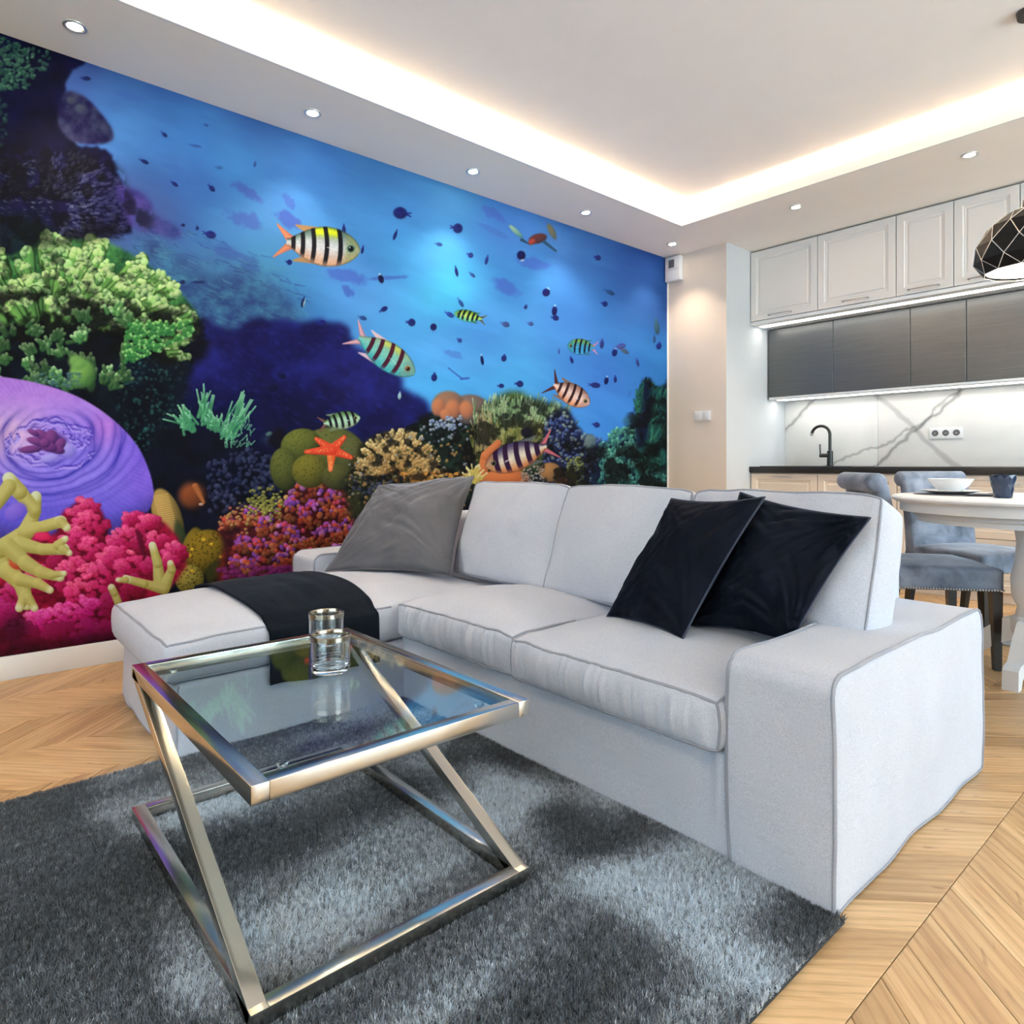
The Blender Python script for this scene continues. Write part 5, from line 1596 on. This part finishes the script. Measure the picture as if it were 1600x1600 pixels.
    r = np.sqrt(dx * dx + dy * dy); th = np.arctan2(dy, dx)
    wr = r + 16 * (fbm(X, Y, 60, 3, 3) - .5) + 5 * np.sin(th * 2 + .6) + .06 * dy
    amp = sst((r - 34) / 20) * sst((190 - r) / 90)
    lines = np.abs(np.sin(wr / 5.6 + 1.2 * np.sin(th * 2 + 1))) ** .45
    lines2 = np.abs(np.sin(wr / 13. + .8 * np.sin(th * 2 + 2))) ** .35
    base = _n((150, 132, 246)) + 0 * X[..., None]
    up = sst((700 - Y) / 110)[..., None]; base = base + (_n((196, 132, 226)) - base) * up * .85
    pk = np.exp(-(((X - 10) / 60) ** 2 + ((Y - 680) / 40) ** 2))[..., None]; base = base + (_n((250, 205, 235)) - base) * pk * .9
    rt = sst((X - 150) / 90)[..., None]; base = base + (_n((132, 92, 226)) - base) * rt * .7
    pr = np.exp(-(((X - 165) / 26) ** 2 + ((Y - 668) / 30) ** 2))[..., None]; base = base + (_n((214, 130, 226)) - base) * pr * .6
    bt = sst((Y - 745) / 80)[..., None]; base = base + (_n((86, 78, 214)) - base) * bt * .8
    rim = sst((r - 185) / 60)[..., None] * sst((Y - 640) / 60)[..., None]; base = base * (1 - .35 * rim)
    sh = 1 - amp * (.42 * (1 - lines) + .55 * (1 - lines2)) * sst((Y - 640) / 50 + .3)
    mot = fbm(X, Y, 9, 8, 3); shade = sh * (.93 + .14 * mot)
    rad = 1 - .06 * np.abs(np.sin(th * 60 + r * .02)) * sst((r - 90) / 60)
    col = base * (shade * rad)[..., None]; col[..., 2] = np.clip(base[..., 2] * (1 - (1 - shade) * .45), 0, 1)
    c.put(w, m, np.clip(col, 0, 1))
    for k in range(46):                                        # deep folds round the mouth
        a = R.uniform(-3.1, 3.1); d = R.uniform(30, 66)
        prev = None; w_ = R.uniform(1.6, 3.2); span = R.uniform(.25, .7)
        for q in range(7):
            aa_ = a + (q / 6 - .5) * span; dd = d + 3 * math.sin(q * 1.3 + k)
            pt = (80 + math.cos(aa_) * dd * 1.12, 692 + math.sin(aa_) * dd * .62)
            if prev is not None:
                f_ = math.sin(PI * (q - .5) / 6)
                finger(c, *prev, *pt, w_ * f_ + .4, w_ * f_ + .4, (74, 52, 190), (56, 36, 160), None, .5, .8)
                finger(c, prev[0], prev[1] + 3.6, pt[0], pt[1] + 3.6, w_ * f_ * 1.2 + .4, w_ * f_ * 1.2 + .4, (206, 190, 255), (150, 128, 246), None, .5, .8)
            prev = pt
    blob(c, 78, 690, 34, 20, (96, 52, 150), (50, 22, 90), .1, .5, .95); blob(c, 106, 704, 18, 16, (186, 176, 250), (96, 80, 200), .5, .5); blob(c, 78, 716, 22, 9, (190, 180, 250), (100, 84, 206), -.15, .5)
    for (x, y, rx, ry, an) in ((48, 702, 22, 7, -.1), (58, 690, 20, 7, .25), (66, 680, 16, 8, .6), (80, 684, 12, 15, .1), (94, 694, 12, 9, -.9), (88, 702, 16, 8, .3), (76, 698, 16, 9, .3), (52, 676, 12, 5, .5), (70, 692, 10, 9, 0)):
        blob(c, x, y, rx, ry, (150, 78, 150), (48, 20, 84), an, .3)

    # ---- pink soft coral
    poly(c, [(-340, 880), (40, 850), (100, 800), (130, 785), (160, 800), (172, 850), (205, 806), (240, 805), (268, 830), (292, 866), (280, 900), (250, 930), (200, 960), (190, 1035), (190, 1090), (-340, 1090)], (176, 16, 60), (90, 0, 26), 3, 1, 14, 3, 3, 8)
    def lump(x, y, r, v=0., dark=0.):
        n_ = int(8 + r * .75)
        blob(c, x + 1, y + 4, r * 1.10, r * 1.02, (120, 4, 40), (44, 0, 14), 0, .4, .9)
        ks = sorted([(R.uniform(-1, 1), R.uniform(-1, 1)) for _ in range(n_ * 2)], key=lambda q: q[1])
        for a, b in ks:
            if a * a + b * b > 1: continue
            s_ = .55 - .55 * b - .3 * a; s_ = min(1, max(0, s_)) * (1 - dark)
            g = R.rand()
            hi = (150 + 104 * s_, 10 + 130 * s_ * s_ * (.6 + .4 * g), 50 + 120 * s_ + 70 * v); lo = (84 + 100 * s_, 0 + 16 * s_, 20 + 46 * s_ + 40 * v)
            hi = tuple(min(255, q * (1 - dark * .5)) for q in hi)
            blob(c, x + a * r, y + b * r * .92, R.uniform(5.5, 10), R.uniform(4.2, 7), hi, lo, R.uniform(-.5, .5), .30, .95, speck=.7)
    for a in [(20, 932, 26, .2, .2), (-40, 920, 30), (-100, 940, 34), (-180, 920, 40), (-260, 940, 40), (-100, 1000, 40, .1, .4), (-220, 1000, 50, .1, .4), (58, 838, 15), (62, 905, 24, 0, .1), (130, 800, 25), (142, 824, 31), (117, 846, 22), (153, 858, 27), (100, 872, 24, 0, .25), (170, 884, 22), (114, 898, 31), (153, 904, 31), (138, 928, 33),
              (208, 812, 15), (232, 820, 17), (195, 846, 24), (182, 872, 22), (206, 884, 24), (222, 850, 15, 0, .3), (250, 846, 18), (273, 864, 17), (262, 880, 15), (236, 888, 16, 0, .2), (200, 918, 24, 0, .3), (170, 950, 24, .2, .4), (10, 960, 24, .4, .3), (62, 976, 25, .5), (101, 966, 27, .5), (132, 957, 27, .5), (35, 992, 24, .3, .5), (91, 994, 25, .3, .5), (138, 992, 24, .5, .45), (170, 990, 22, .3, .5)]:
        lump(*a)
    poly(c, [(-340, 1000), (0, 1004), (60, 1004), (180, 992), (200, 1040), (190, 1090), (-340, 1090)], (60, 4, 30), (20, 2, 10), 8, .75, 12, 5)
    poly(c, [(0, 985), (30, 960), (45, 985), (30, 1000), (0, 1005)], (50, 4, 30), (20, 2, 10), 6, .6)
    for k in range(5): finger(c, 214 + k * 1.5, 830 + k * 6, 222 + k, 838 + k * 8, 4, 3, (100, 4, 40), (60, 0, 20), None, .7)

    # ---- pale yellow fire coral
    hi, lo, tp = (222, 212, 136), (122, 112, 34), (230, 240, 208)
    def chain(ps, rs_, tip=True):
        for i_ in range(len(ps) - 1):
            last = i_ == len(ps) - 2
            finger(c, *ps[i_], *ps[i_ + 1], rs_[i_] * .84, rs_[i_ + 1] * .80, hi, lo, tp if (last and tip) else None, 1, .16)
    blob(c, 12, 868, 30, 10, (220, 90, 60), (180, 40, 40), .5, .4)
    chain([(-120, 930), (-60, 900), (0, 880)], [20, 22, 20], False); chain([(-60, 900), (-80, 850), (-60, 800)], [18, 15, 12]); chain([(-80, 860), (-130, 840)], [12, 10])
    chain([(-20, 870), (0, 858), (40, 832)], [20, 18, 17], False); chain([(40, 832), (54, 800), (56, 776)], [17, 13, 12]); chain([(54, 796), (30, 768), (14, 748)], [13, 16, 14]); chain([(14, 760), (-8, 790)], [15, 14], False)
    chain([(40, 830), (70, 822), (95, 815)], [16, 12, 13]); chain([(95, 815), (104, 824)], [10, 9])
    chain([(30, 850), (66, 858), (100, 858)], [16, 12, 12]); chain([(90, 852), (102, 842)], [10, 7]); chain([(98, 858), (108, 864)], [9, 7])
    chain([(10, 852), (40, 880), (64, 894), (94, 902)], [18, 16, 13, 9]); chain([(80, 898), (100, 896)], [8, 6])
    chain([(-20, 880), (12, 892), (34, 912), (42, 944)], [20, 19, 17, 13]); chain([(30, 905), (60, 912), (78, 922)], [14, 11, 8]); chain([(40, 930), (30, 950)], [12, 9]); chain([(44, 934), (54, 950)], [10, 8])
    blob(c, 24, 800, 22, 16, (150, 120, 235), (84, 70, 200), -.5, .3); blob(c, 66, 838, 16, 8, (232, 50, 110), (190, 20, 70), .1, .35)
    blob(c, 22, 884, 12, 5, (200, 90, 50), (160, 50, 40), .55, .4)
    chain([(250, 915), (246, 880), (238, 852)], [14, 10, 8]); chain([(258, 915), (268, 890), (266, 880)], [12, 9, 7]); chain([(256, 920), (225, 912), (196, 904)], [12, 9, 8]); chain([(196, 906), (184, 906)], [7, 5]); chain([(184, 940), (178, 926), (174, 918)], [8, 8, 8])

    # ---- orange-violet coral
    poly(c, [(340, 900), (350, 850), (340, 820), (380, 790), (440, 800), (450, 760), (480, 744), (530, 756), (560, 775), (575, 810), (560, 900), (480, 930), (340, 930)], (120, 34, 24), (44, 8, 24), 4, 1, 12, 3, 4, 8)
    cols = [((226, 104, 56), (110, 26, 20)), ((206, 70, 46), (90, 14, 24)), ((168, 80, 186), (76, 24, 90)), ((196, 120, 200), (90, 40, 110)), ((232, 140, 84), (130, 50, 20)), ((120, 60, 170), (50, 14, 80)), ((190, 60, 90), (90, 10, 40))]
    lumps = [(478, 764, 30), (512, 782, 26), (452, 796, 24), (490, 806, 28), (535, 800, 24), (548, 832, 26), (515, 838, 26), (478, 846, 26), (445, 838, 24), (418, 824, 24), (398, 808, 20), (412, 858, 26), (448, 874, 26), (490, 880, 28), (530, 872, 26), (380, 852, 18), (396, 884, 22), (556, 868, 20), (356, 818, 12), (370, 880, 14), (430, 905, 22)]
    for (x, y, r) in sorted(lumps, key=lambda q: q[1]):
        blob(c, x, y + 2, r * .98, r * .95, (70, 16, 22), (20, 2, 14), 0, .35, .9)
        L_ = sorted([(R.uniform(0, 6.28), math.sqrt(R.rand()) * r * .86) for _ in range(int(r * 1.9))], key=lambda q: math.sin(q[0]) * q[1])
        for a, d in L_:
            xx, yy = x + math.cos(a) * d, y + math.sin(a) * d * .95
            up_ = (-math.cos(a) * d * .35 - math.sin(a) * d) / r
            pick = R.choice([2, 3, 5, 6]) if up_ > .05 and R.rand() < .8 else R.choice([0, 1, 4, 0])
            h_, l_ = cols[pick]; kf = .42 + .68 * min(1, max(0, .45 + .6 * up_))
            blob(c, xx, yy, R.uniform(3.6, 7.4), R.uniform(3.2, 6.0), tuple(min(255, v * kf * 1.2 + 10) for v in h_), tuple(v * kf * .6 for v in l_), R.uniform(0, 3), .35, .95)
    for k in range(130):
        x, y = R.normal(412, 16), R.normal(788, 12) 
        b = R.rand(); blob(c, x, y, R.uniform(2.5, 4.5), R.uniform(2, 3.6), (150 + 70 * b, 150 + 70 * b, 70 + 40 * b), (60, 60, 20), 0, .4, .85)
    for k in range(50):
        x, y = R.normal(366, 14), R.normal(812, 9); blob(c, x, y, 3.6, 3, (230, 130, 90) if k % 2 else (214, 190, 110), (90, 40, 30), 0, .4, .85)
    for k in range(60):
        x, y = R.uniform(340, 480), R.uniform(885, 905); blob(c, x, y, 7, 5, (150, 50, 130), (50, 10, 50), 0, .4, .8)

    # ---- green boulder sponge and the starfish
    for a in [(520, 703, 52, 38, .1, (112, 118, 58), (46, 54, 28), 150), (470, 695, 34, 27, -.2, (120, 126, 52), (40, 48, 24), 90), (444, 733, 24, 36, -.1, (110, 116, 52), (34, 40, 20), 90), (548, 712, 26, 32, 0, (104, 108, 60), (40, 46, 30), 90), (484, 736, 30, 28, .1, (134, 128, 46), (52, 54, 24), 110), (528, 745, 28, 22, 0, (100, 100, 50), (36, 40, 24), 80)]:
        pored(*a[:4], a[4], a[5], a[6], a[7], 1.3, (54, 62, 26))
    C0 = (518, 703)
    tips = [(494, 686), (538, 683), (549, 715), (516, 734), (478, 706)]
    for i_, (x, y) in enumerate(tips):
        hi_ = (240, 92, 56) if i_ != 3 else (240, 150, 70)
        finger(c, C0[0], C0[1], x, y, 9.5, 3.6, hi_, (196, 36, 24), (255, 140, 100) if i_ == 3 else None, 1, .2)
        for k in range(26):
            t = R.rand(); xx = C0[0] + (x - C0[0]) * t + R.uniform(-3, 3) * (1.1 - t * .6); yy = C0[1] + (y - C0[1]) * t + R.uniform(-3, 3) * (1.1 - t * .6)
            blob(c, xx, yy, 1.0, 1.0, (255, 200, 130), (250, 160, 90), 0, .6, .8)
    # ---- tan finger coral and its darker neighbour
    poly(c, [(560, 700), (580, 684), (620, 672), (660, 690), (690, 720), (705, 760), (640, 780), (560, 790), (552, 740)], (96, 74, 30), (30, 30, 18), 3, 1, 10, 5, 3, 8)
    poly(c, [(632, 690), (650, 660), (700, 640), (750, 650), (790, 690), (790, 770), (690, 770)], (24, 44, 34), (8, 16, 20), 4, 1, 12, 6, 3, 8)
    poly(c, [(535, 745), (590, 745), (640, 760), (720, 750), (720, 790), (600, 860), (560, 830), (540, 780)], (50, 54, 34), (14, 20, 22), 4, 1, 10, 6, 3, 8)
    for k in range(430):
        a = R.uniform(-3.0, -.1); rr = R.uniform(.1, 1) ** .6
        x, y = 622 + math.cos(a) * 66 * rr, 752 + math.sin(a) * 76 * rr
        b = R.rand(); top_ = rr * (1 if a < -1.2 else .75)
        hi_ = (180 + 50 * top_, 140 + 70 * top_, 80 + 70 * top_)
        finger(c, x, y, x + math.cos(a) * 6, y + math.sin(a) * 6, 3.0, 2.5, hi_, (90, 60, 24), tuple(min(255, v + 25) for v in hi_), .92)
    for k in range(520):
        x, y = R.uniform(540, 790), R.uniform(640, 790)
        if y < 648 + abs(x - 705) * .42 or (x > 760 and y < 690): continue
        z_ = min(1, max(0, (x - 640) / 60)); b = R.rand()
        if y < 690 and x < 730: h_ = (140 + 70 * b, 160 + 60 * b, 200 + 30 * b)
        elif b < .55: h_ = (200 + 30 * b, 150 + 40 * b, 84 + 40 * b)
        elif b < .8: h_ = (90, 100, 50)
        else: h_ = (190, 196, 200)
        blob(c, x, y, R.uniform(2.4, 4.2), R.uniform(2.2, 3.8), h_, tuple(v * .3 for v in h_), R.uniform(0, 3), .4, .8)
    for k in range(110):
        x, y = R.uniform(620, 735), R.uniform(738, 752); blob(c, x, y, R.uniform(3, 5), R.uniform(2.6, 4), (226, 160, 76), (110, 70, 24), 0, .4, .9)
    for k in range(70):
        x, y = R.uniform(550, 640), R.uniform(742, 775); blob(c, x, y, R.uniform(3, 5), R.uniform(2.6, 4), (70, 80, 120) if k % 3 else (130, 130, 70), (16, 22, 40), 0, .4, .85)
    hollow(c, [(560, 700), (620, 672), (700, 640), (790, 690), (790, 770), (640, 780), (550, 770)], .75, 11, 7, 4, .47)
    # orange boulder
    blob(c, 735, 640, 34, 26, (142, 118, 112), (60, 54, 60), .1, .2); blob(c, 700, 632, 28, 24, (168, 126, 100), (90, 70, 70), 0, .25)
    for a in ((684, 636, 13, 18, .1), (706, 640, 15, 20, .2), (728, 640, 14, 18, -.1), (696, 648, 12, 12, 0)): blob(c, *a[:4], (214, 136, 92), (130, 84, 70), a[4], .45, .95)
    for k in range(70):
        x, y = R.uniform(672, 720), R.uniform(644, 672); 
        if y < 650 + (720 - x) * .1: continue
        b = R.rand(); blob(c, x, y, 3.6, 3.2, (150 + 60 * b, 175 + 50 * b, 225), (30, 40, 80), 0, .4, .9)
    # ---- grassy coral
    poly(c, [(745, 650), (770, 625), (800, 612), (850, 630), (880, 640), (890, 700), (880, 740), (760, 740), (742, 700)], (84, 104, 44), (20, 40, 28), 5, 1, 9, 7, 5, 7)
    blob(c, 765, 700, 20, 42, (86, 96, 40), (24, 34, 20), .1, .4, .9)
    for k in range(760):
        x = R.normal(812, 38); yb = R.uniform(640, 712); d = (x - 800) / 90
        if x < 738 or x > 892: continue
        l = R.uniform(10, 26) * (1.2 - abs(d) * .35); top_ = 602 + 26 * abs(d)
        if yb - l < top_: l = yb - top_
        if l < 4: continue
        a = -1.45 + .35 * d + R.normal(0, .16); b = R.rand(); hi_t = (yb < 668)
        h_ = (110 + 90 * b, 160 + 60 * b, 110 + 60 * b) if hi_t else (100 + 90 * b, 120 + 60 * b, 50 + 60 * b)
        finger(c, x, yb, x + math.cos(a) * l, yb + math.sin(a) * l, 1.7, 1.0, h_, tuple(v * .35 for v in h_), (200, 232, 200) if b > .5 else None, .85)
    for k in range(90):
        x = R.uniform(745, 770); y = R.uniform(640, 700); finger(c, x, y, x - 3 + R.rand() * 6, y + R.uniform(6, 14), 1.2, 1, (210, 190, 150), (70, 60, 40), None, .6)
    hollow(c, [(745, 650), (800, 625), (880, 645), (890, 740), (742, 740)], .7, 12, 9, 5, .50)
    # ---- blue corals, right of centre
    poly(c, [(858, 650), (885, 640), (898, 660), (915, 680), (935, 690), (965, 700), (1000, 710), (1050, 690), (1050, 780), (860, 780), (850, 700)], (24, 34, 76), (8, 12, 34), 3, 1, 12, 8, 4, 8)
    for k in range(460):
        x, y = R.uniform(850, 968), R.uniform(642, 765)
        if y < np.interp(x, [850, 885, 900, 930, 968], [655, 640, 668, 682, 702]): continue
        b = R.rand(); h_ = (60 + 60 * b, 84 + 70 * b, 170 + 40 * b) if k % 3 else (150 + 40 * b, 175 + 40 * b, 170)
        blob(c, x, y, R.uniform(2.4, 4.6), R.uniform(2.2, 4.2), h_, (10, 16, 50), 0, .4, .8)
    for k in range(100):
        x, y = R.uniform(885, 912), R.uniform(715, 760); blob(c, x, y, 3, 2.6, (170, 180, 90), (40, 50, 40), 0, .4, .8)
    blob(c, 921, 693, 11, 17, (120, 140, 130), (60, 90, 110), .1, .3, .9)
    # orange sponge arch under the big striped fish
    finger(c, 752, 748, 758, 712, 10, 8, (214, 130, 80), (150, 74, 40)); finger(c, 758, 712, 778, 692, 8, 6, (214, 132, 84), (150, 74, 40)); blob(c, 790, 746, 42, 14, (216, 128, 76), (150, 76, 40), 0, .2); blob(c, 860, 738, 20, 17, (176, 130, 80), (90, 70, 50), .2, .2); blob(c, 878, 752, 12, 8, (190, 130, 90), (110, 70, 50), 0, .3)
    for k in range(80):
        x, y = R.uniform(815, 850), R.uniform(728, 758); b = R.rand(); blob(c, x, y, 2.4, 2.2, (160 + 60 * b, 150 + 60 * b, 140 + 60 * b), (40, 40, 50), 0, .4, .8)
    for k in range(46):
        a = R.uniform(-2.7, -.7); x, y = R.normal(742, 5), R.uniform(738, 756); finger(c, x, y, x + math.cos(a) * 14, y + math.sin(a) * 14, 2, 1.5, (222, 200, 110), (120, 110, 40), (240, 240, 210), .9)
    # ---- teal corals at the right end
    poly(c, [(930, 780), (940, 700), (965, 690), (985, 662), (1050, 640), (1050, 780)], (14, 40, 66), (6, 12, 36), 3, 1, 12, 9, 4, 8)
    poly(c, [(1003, 600), (1012, 590), (1020, 600), (1030, 606), (1050, 600), (1050, 760), (985, 740), (993, 640)], (16, 60, 60), (6, 16, 40), 2.5, 1, 8, 10, 5, 6)
    blob(c, 985, 658, 16, 12, (50, 110, 130), (30, 70, 110), 0, .6, .8)
    for k in range(420):
        x, y = R.uniform(935, 1048), R.uniform(652, 765); 
        if y < 668 + (abs(x - 975) * .5 if x < 985 else 0): continue
        b = R.rand() * (1.1 - (y - 650) / 160); a = R.uniform(-2.4, -.6)
        h_ = (50 + 90 * b, 130 + 100 * b, 120 + 60 * b)
        finger(c, x, y, x + math.cos(a) * 7, y + math.sin(a) * 7, 3, 2.3, h_, (6, 26, 50), tuple(min(255, v + 24) for v in h_), .85)
    for k in range(280):
        x = R.uniform(994, 1048); y = R.uniform(605, 740); b = R.rand(); a = -1.35 + R.normal(0, .25); l = R.uniform(10, 22)
        if y - l < 590 + abs(x - 1014) * .5: continue
        h_ = (20 + 50 * b, 84 + 90 * b, 74 + 50 * b)
        finger(c, x, y, x + math.cos(a) * l, y + math.sin(a) * l, 2.6, 1.6, h_, (8, 24, 50), None, .85)
    poly(c, [(1003, 640), (1010, 596), (1018, 604), (1016, 650), (1008, 690), (996, 700), (993, 660)], (10, 22, 62), (6, 14, 44), 2.5, .9, 8, 4)
    finger(c, 1007, 622, 1009, 590, 3, 1.5, (10, 30, 60), (8, 20, 50)); finger(c, 1016, 622, 1014, 592, 3, 1.5, (14, 50, 60), (8, 20, 50))

    hollow(c, [(860, 690), (960, 700), (1050, 690), (1050, 765), (860, 765)], .8, 16, 3, 5, .52)
    hollow(c, [(990, 610), (1050, 600), (1050, 730), (985, 720)], .7, 12, 6, 5, .50)
    hollow(c, [(-340, 240), (120, 235), (200, 300), (200, 370), (-340, 400)], .6, 22, 8, 6, .52)
    # ---- striped fish
    def fish(cx, cy, L, Hh, ang, flip, top, mid, belly, bars, barcol, tailcol, finc, eye=(20, 20, 20), barw=.06, yellow=None, fork=1., eyering=(200, 190, 90), head=None):
        """local frame: nose at +x, back at -y (up in the picture)"""
        ca, sa = math.cos(ang), math.sin(ang); f = -1 if flip else 1
        Rr = L * 1.15
        w = c.win(cx - Rr, cy - Rr, cx + Rr, cy + Rr)
        if w is None: return
        X, Y = np.broadcast_arrays(w[2] - cx, w[3] - cy)
        lx = (X * ca + Y * sa) * f / (L / 2); ly = (-X * sa + Y * ca) / (Hh / 2)
        aa = 1.4 / (Hh / 2)
        def cover(d): return sst(.5 + d / (2 * aa))
        # tail: two lobes
        for sgn in (-1, 1):
            t = np.clip((-lx - .86) / .46, 0, 1)
            ce = sgn * (.05 + .80 * fork * t ** 1.05); hw = .26 * (1 - t) + .05
            m = cover(hw - np.abs(ly - ce)) * sst((-lx - .80) / .04) * sst((1.34 - (-lx)) / .05)
            c.put(w, m, _n(tailcol[0]) + (_n(tailcol[1]) - _n(tailcol[0])) * (sst((np.abs(ly - ce)) / (np.abs(hw) + .01)) * .8)[..., None])
        # dorsal and anal fins sweep back
        for sgn, x0 in ((-1, -.62), (1, -.58)):
            t = np.clip((x0 + .30 - lx) / .52, 0, 1)
            ce = sgn * (.66 - .0 * t + .25 * t); hw = .24 * (1 - t) + .03
            m = cover(hw - np.abs(ly - ce)) * sst((.0 - lx) / .1) * sst((lx - (x0 - .22)) / .05)
            c.put(w, m, np.broadcast_to(_n(finc), m.shape + (3,)))
        u = np.clip(lx, -1, 1)
        hb = np.where(u > .05, np.clip(1 - (np.maximum(u - .05, 0) / .95) ** 2.1, 0, 1) ** .62, 1 - .80 * (np.clip((.05 - u) / .97, 0, 1)) ** 1.75)
        m = cover((hb - np.abs(ly)) * .9) * (np.abs(lx) < 1.0)
        t = np.clip((ly / np.maximum(hb, .05) + 1) / 2, 0, 1)[..., None]
        col = np.where(t < .5, _n(top) + (_n(mid) - _n(top)) * sst(t * 2), _n(mid) + (_n(belly) - _n(mid)) * sst(t * 2 - 1))
        if yellow is not None:
            k = (np.exp(-((t[..., 0] - .12) / .12) ** 2) * sst((u - -.35) / .1) * sst((.42 - u) / .1))[..., None]
            col = col + (_n(yellow) - col) * k * .95
        if head is not None: col = col + (_n(head) - col) * (sst((u - .5) / .2) * .75)[..., None]
        sc_ = .92 + .16 * n2(X, Y, 1.7, 5)[..., None]; col = col * sc_
        for b in bars:
            curve = b - .07 * (1 - ly ** 2) * -1 + .05 * ly
            k = sst((barw - np.abs(u - curve)) / .028 + .3) * sst((1.05 - t[..., 0]) / .25)
            col = col + (_n(barcol) - col) * (np.clip(k, 0, 1) * .95)[..., None]
        edge_ = sst((hb - np.abs(ly)) / .16 + .15)[..., None]; col = col * (.62 + .38 * edge_)
        c.put(w, m, np.clip(col, 0, 1))
        def loc(a, b): xx, yy = a * L / 2 * f, b * Hh / 2; return cx + xx * ca - yy * sa, cy + xx * sa + yy * ca
        ex, ey = loc(.74, -.05); er = max(1.3, Hh * .075)
        blob(c, ex, ey, er * 1.5, er * 1.5, eyering, tuple(v * .5 for v in eyering), 0, .3); blob(c, ex, ey, er, er, (14, 14, 20), (0, 0, 0), 0, .3); blob(c, ex - er * .3, ey - er * .3, er * .3, er * .3, (230, 235, 235), (200, 200, 200), 0, .5)
        px_, py_ = loc(.36, .12); qx, qy = loc(.10, .02)
        finger(c, px_, py_, qx, qy, Hh * .035, Hh * .012, tuple(.5 * (a_ + b_) for a_, b_ in zip(mid, (255, 255, 255))), mid, None, .7)
    K = (14, 14, 22)
    fish(505, 385, 116, 62, .12, False, (90, 120, 110), (196, 204, 214), (206, 160, 130), (-.88, -.62, -.32, .03, .40), K, ((214, 134, 96), (176, 104, 96)), (168, 130, 90), barw=.065, yellow=(226, 240, 30), head=(150, 160, 110), eyering=(90, 150, 130))
    fish(604, 556, 104, 45, .58, False, (150, 190, 160), (120, 200, 190), (60, 175, 185), (-.64, -.34, .02, .36), (72, 16, 40), ((232, 180, 190), (160, 110, 130)), (220, 190, 205), barw=.07, yellow=(196, 206, 100), head=(110, 160, 150), eyering=(236, 140, 60), fork=1.2)
    fish(534, 657, 58, 28, -.16, False, (90, 130, 70), (180, 220, 190), (150, 170, 140), (-.7, -.4, -.06, .28, .6), K, ((150, 90, 84), (60, 50, 50)), (120, 140, 110), barw=.075)
    fish(731, 494, 44, 18, .22, True, (120, 160, 40), (190, 226, 110), (90, 210, 180), (-.72, -.42, -.08, .28, .58), (8, 20, 30), ((60, 60, 60), (160, 140, 120)), (60, 110, 90), barw=.085, head=(80, 170, 110))
    fish(907, 542, 42, 25, .07, True, (120, 170, 60), (52, 150, 210), (60, 160, 220), (-.7, -.38, -.02, .36), (8, 16, 40), ((214, 150, 190), (150, 120, 190)), (50, 120, 150), barw=.075, head=(50, 140, 150))
    fish(893, 616, 64, 34, .50, False, (150, 110, 100), (240, 214, 206), (222, 150, 110), (-.72, -.38, -.02, .34), (46, 20, 26), ((96, 34, 36), (40, 14, 20)), (140, 110, 100), barw=.07, head=(190, 150, 150), fork=1.5)
    fish(806, 713, 100, 46, -.32, True, (64, 54, 96), (216, 212, 196), (196, 120, 70), (-.76, -.46, -.10, .26, .58), (38, 12, 50), ((214, 110, 120), (90, 60, 90)), (90, 100, 100), barw=.085, head=(180, 130, 90), eyering=(170, 160, 120), fork=1.25)
    blob(c, 823, 676, 12, 10, (14, 12, 30), (8, 8, 24), .2, .4, .95)
    np.clip(c.a, 0, 1, out=c.a)
    return c

def build_mural(gain=1.0):
    cv = paint_reef()
    Wt, Ht = 2400, 1024
    y0, y1, z0, z1 = YN, YP - .012, .102, HC
    yy = y0 + (np.arange(Wt) + .5) / Wt * (y1 - y0); zz = z0 + (np.arange(Ht) + .5) / Ht * (z1 - z0)
    ym = np.where(yy < -.28, -.56 - yy, yy)              # the print runs on past the picture's edge as its mirror image
    ct_, st_ = math.cos(TH), math.sin(TH)
    dep = -XW * st_ + ym * ct_
    U = 800 + FPX * (XW * ct_ + ym * st_) / dep
    V = 726 - FPX * (zz[:, None] - EYE) / dep[None, :]
    fx = np.clip((U - cv.u0) * cv.S - .5, 0, cv.W - 1.01); fy = np.clip((V - cv.v0) * cv.S - .5, 0, cv.H - 1.01)
    i = fx.astype(int); j = fy.astype(int); fx = (fx - i)[None, :, None]; fy = (fy - j)[..., None]; i = i[None, :] + 0 * j
    A = cv.a
    t = (A[j, i] * (1 - fx) + A[j, i + 1] * fx) * (1 - fy) + (A[j + 1, i] * (1 - fx) + A[j + 1, i + 1] * fx) * fy
    px_ = np.ones((Ht, Wt, 4), np.float32); px_[..., :3] = t
    im = bpy.data.images.new('reef_print', Wt, Ht, alpha=False)
    im.pixels.foreach_set(px_.ravel()); im.update(); im.pack()
    m = NT('mural_print')
    tx = m.node('ShaderNodeTexImage'); tx.image = im; tx.extension = 'EXTEND'
    m.link(m.node('ShaderNodeUVMap').outputs[0], tx.inputs[0])
    g = m.mix(1.0, tx.outputs[0], (gain, gain, gain), 'MULTIPLY')
    m.link(g, m.b.inputs['Base Color'])
    m.set(Roughness=0.8); m.b.inputs['Specular IOR Level'].default_value = .12
    x = XW + .0025
    mb = MB().box((XW + .0003, y0, z0), (x, y1, z1))
    o = mb.build('reef_mural', m.m)
    me = o.data; uv = me.uv_layers.new(name='UVMap')
    for lp in me.loops:
        v = me.vertices[lp.vertex_index].co
        uv.data[lp.index].uv = ((v.y - y0) / (y1 - y0), (v.z - z0) / (z1 - z0))
    tag(o, 'coral reef wall mural with striped fish, an orange starfish and a violet anemone', 'mural')
build_mural(.71)
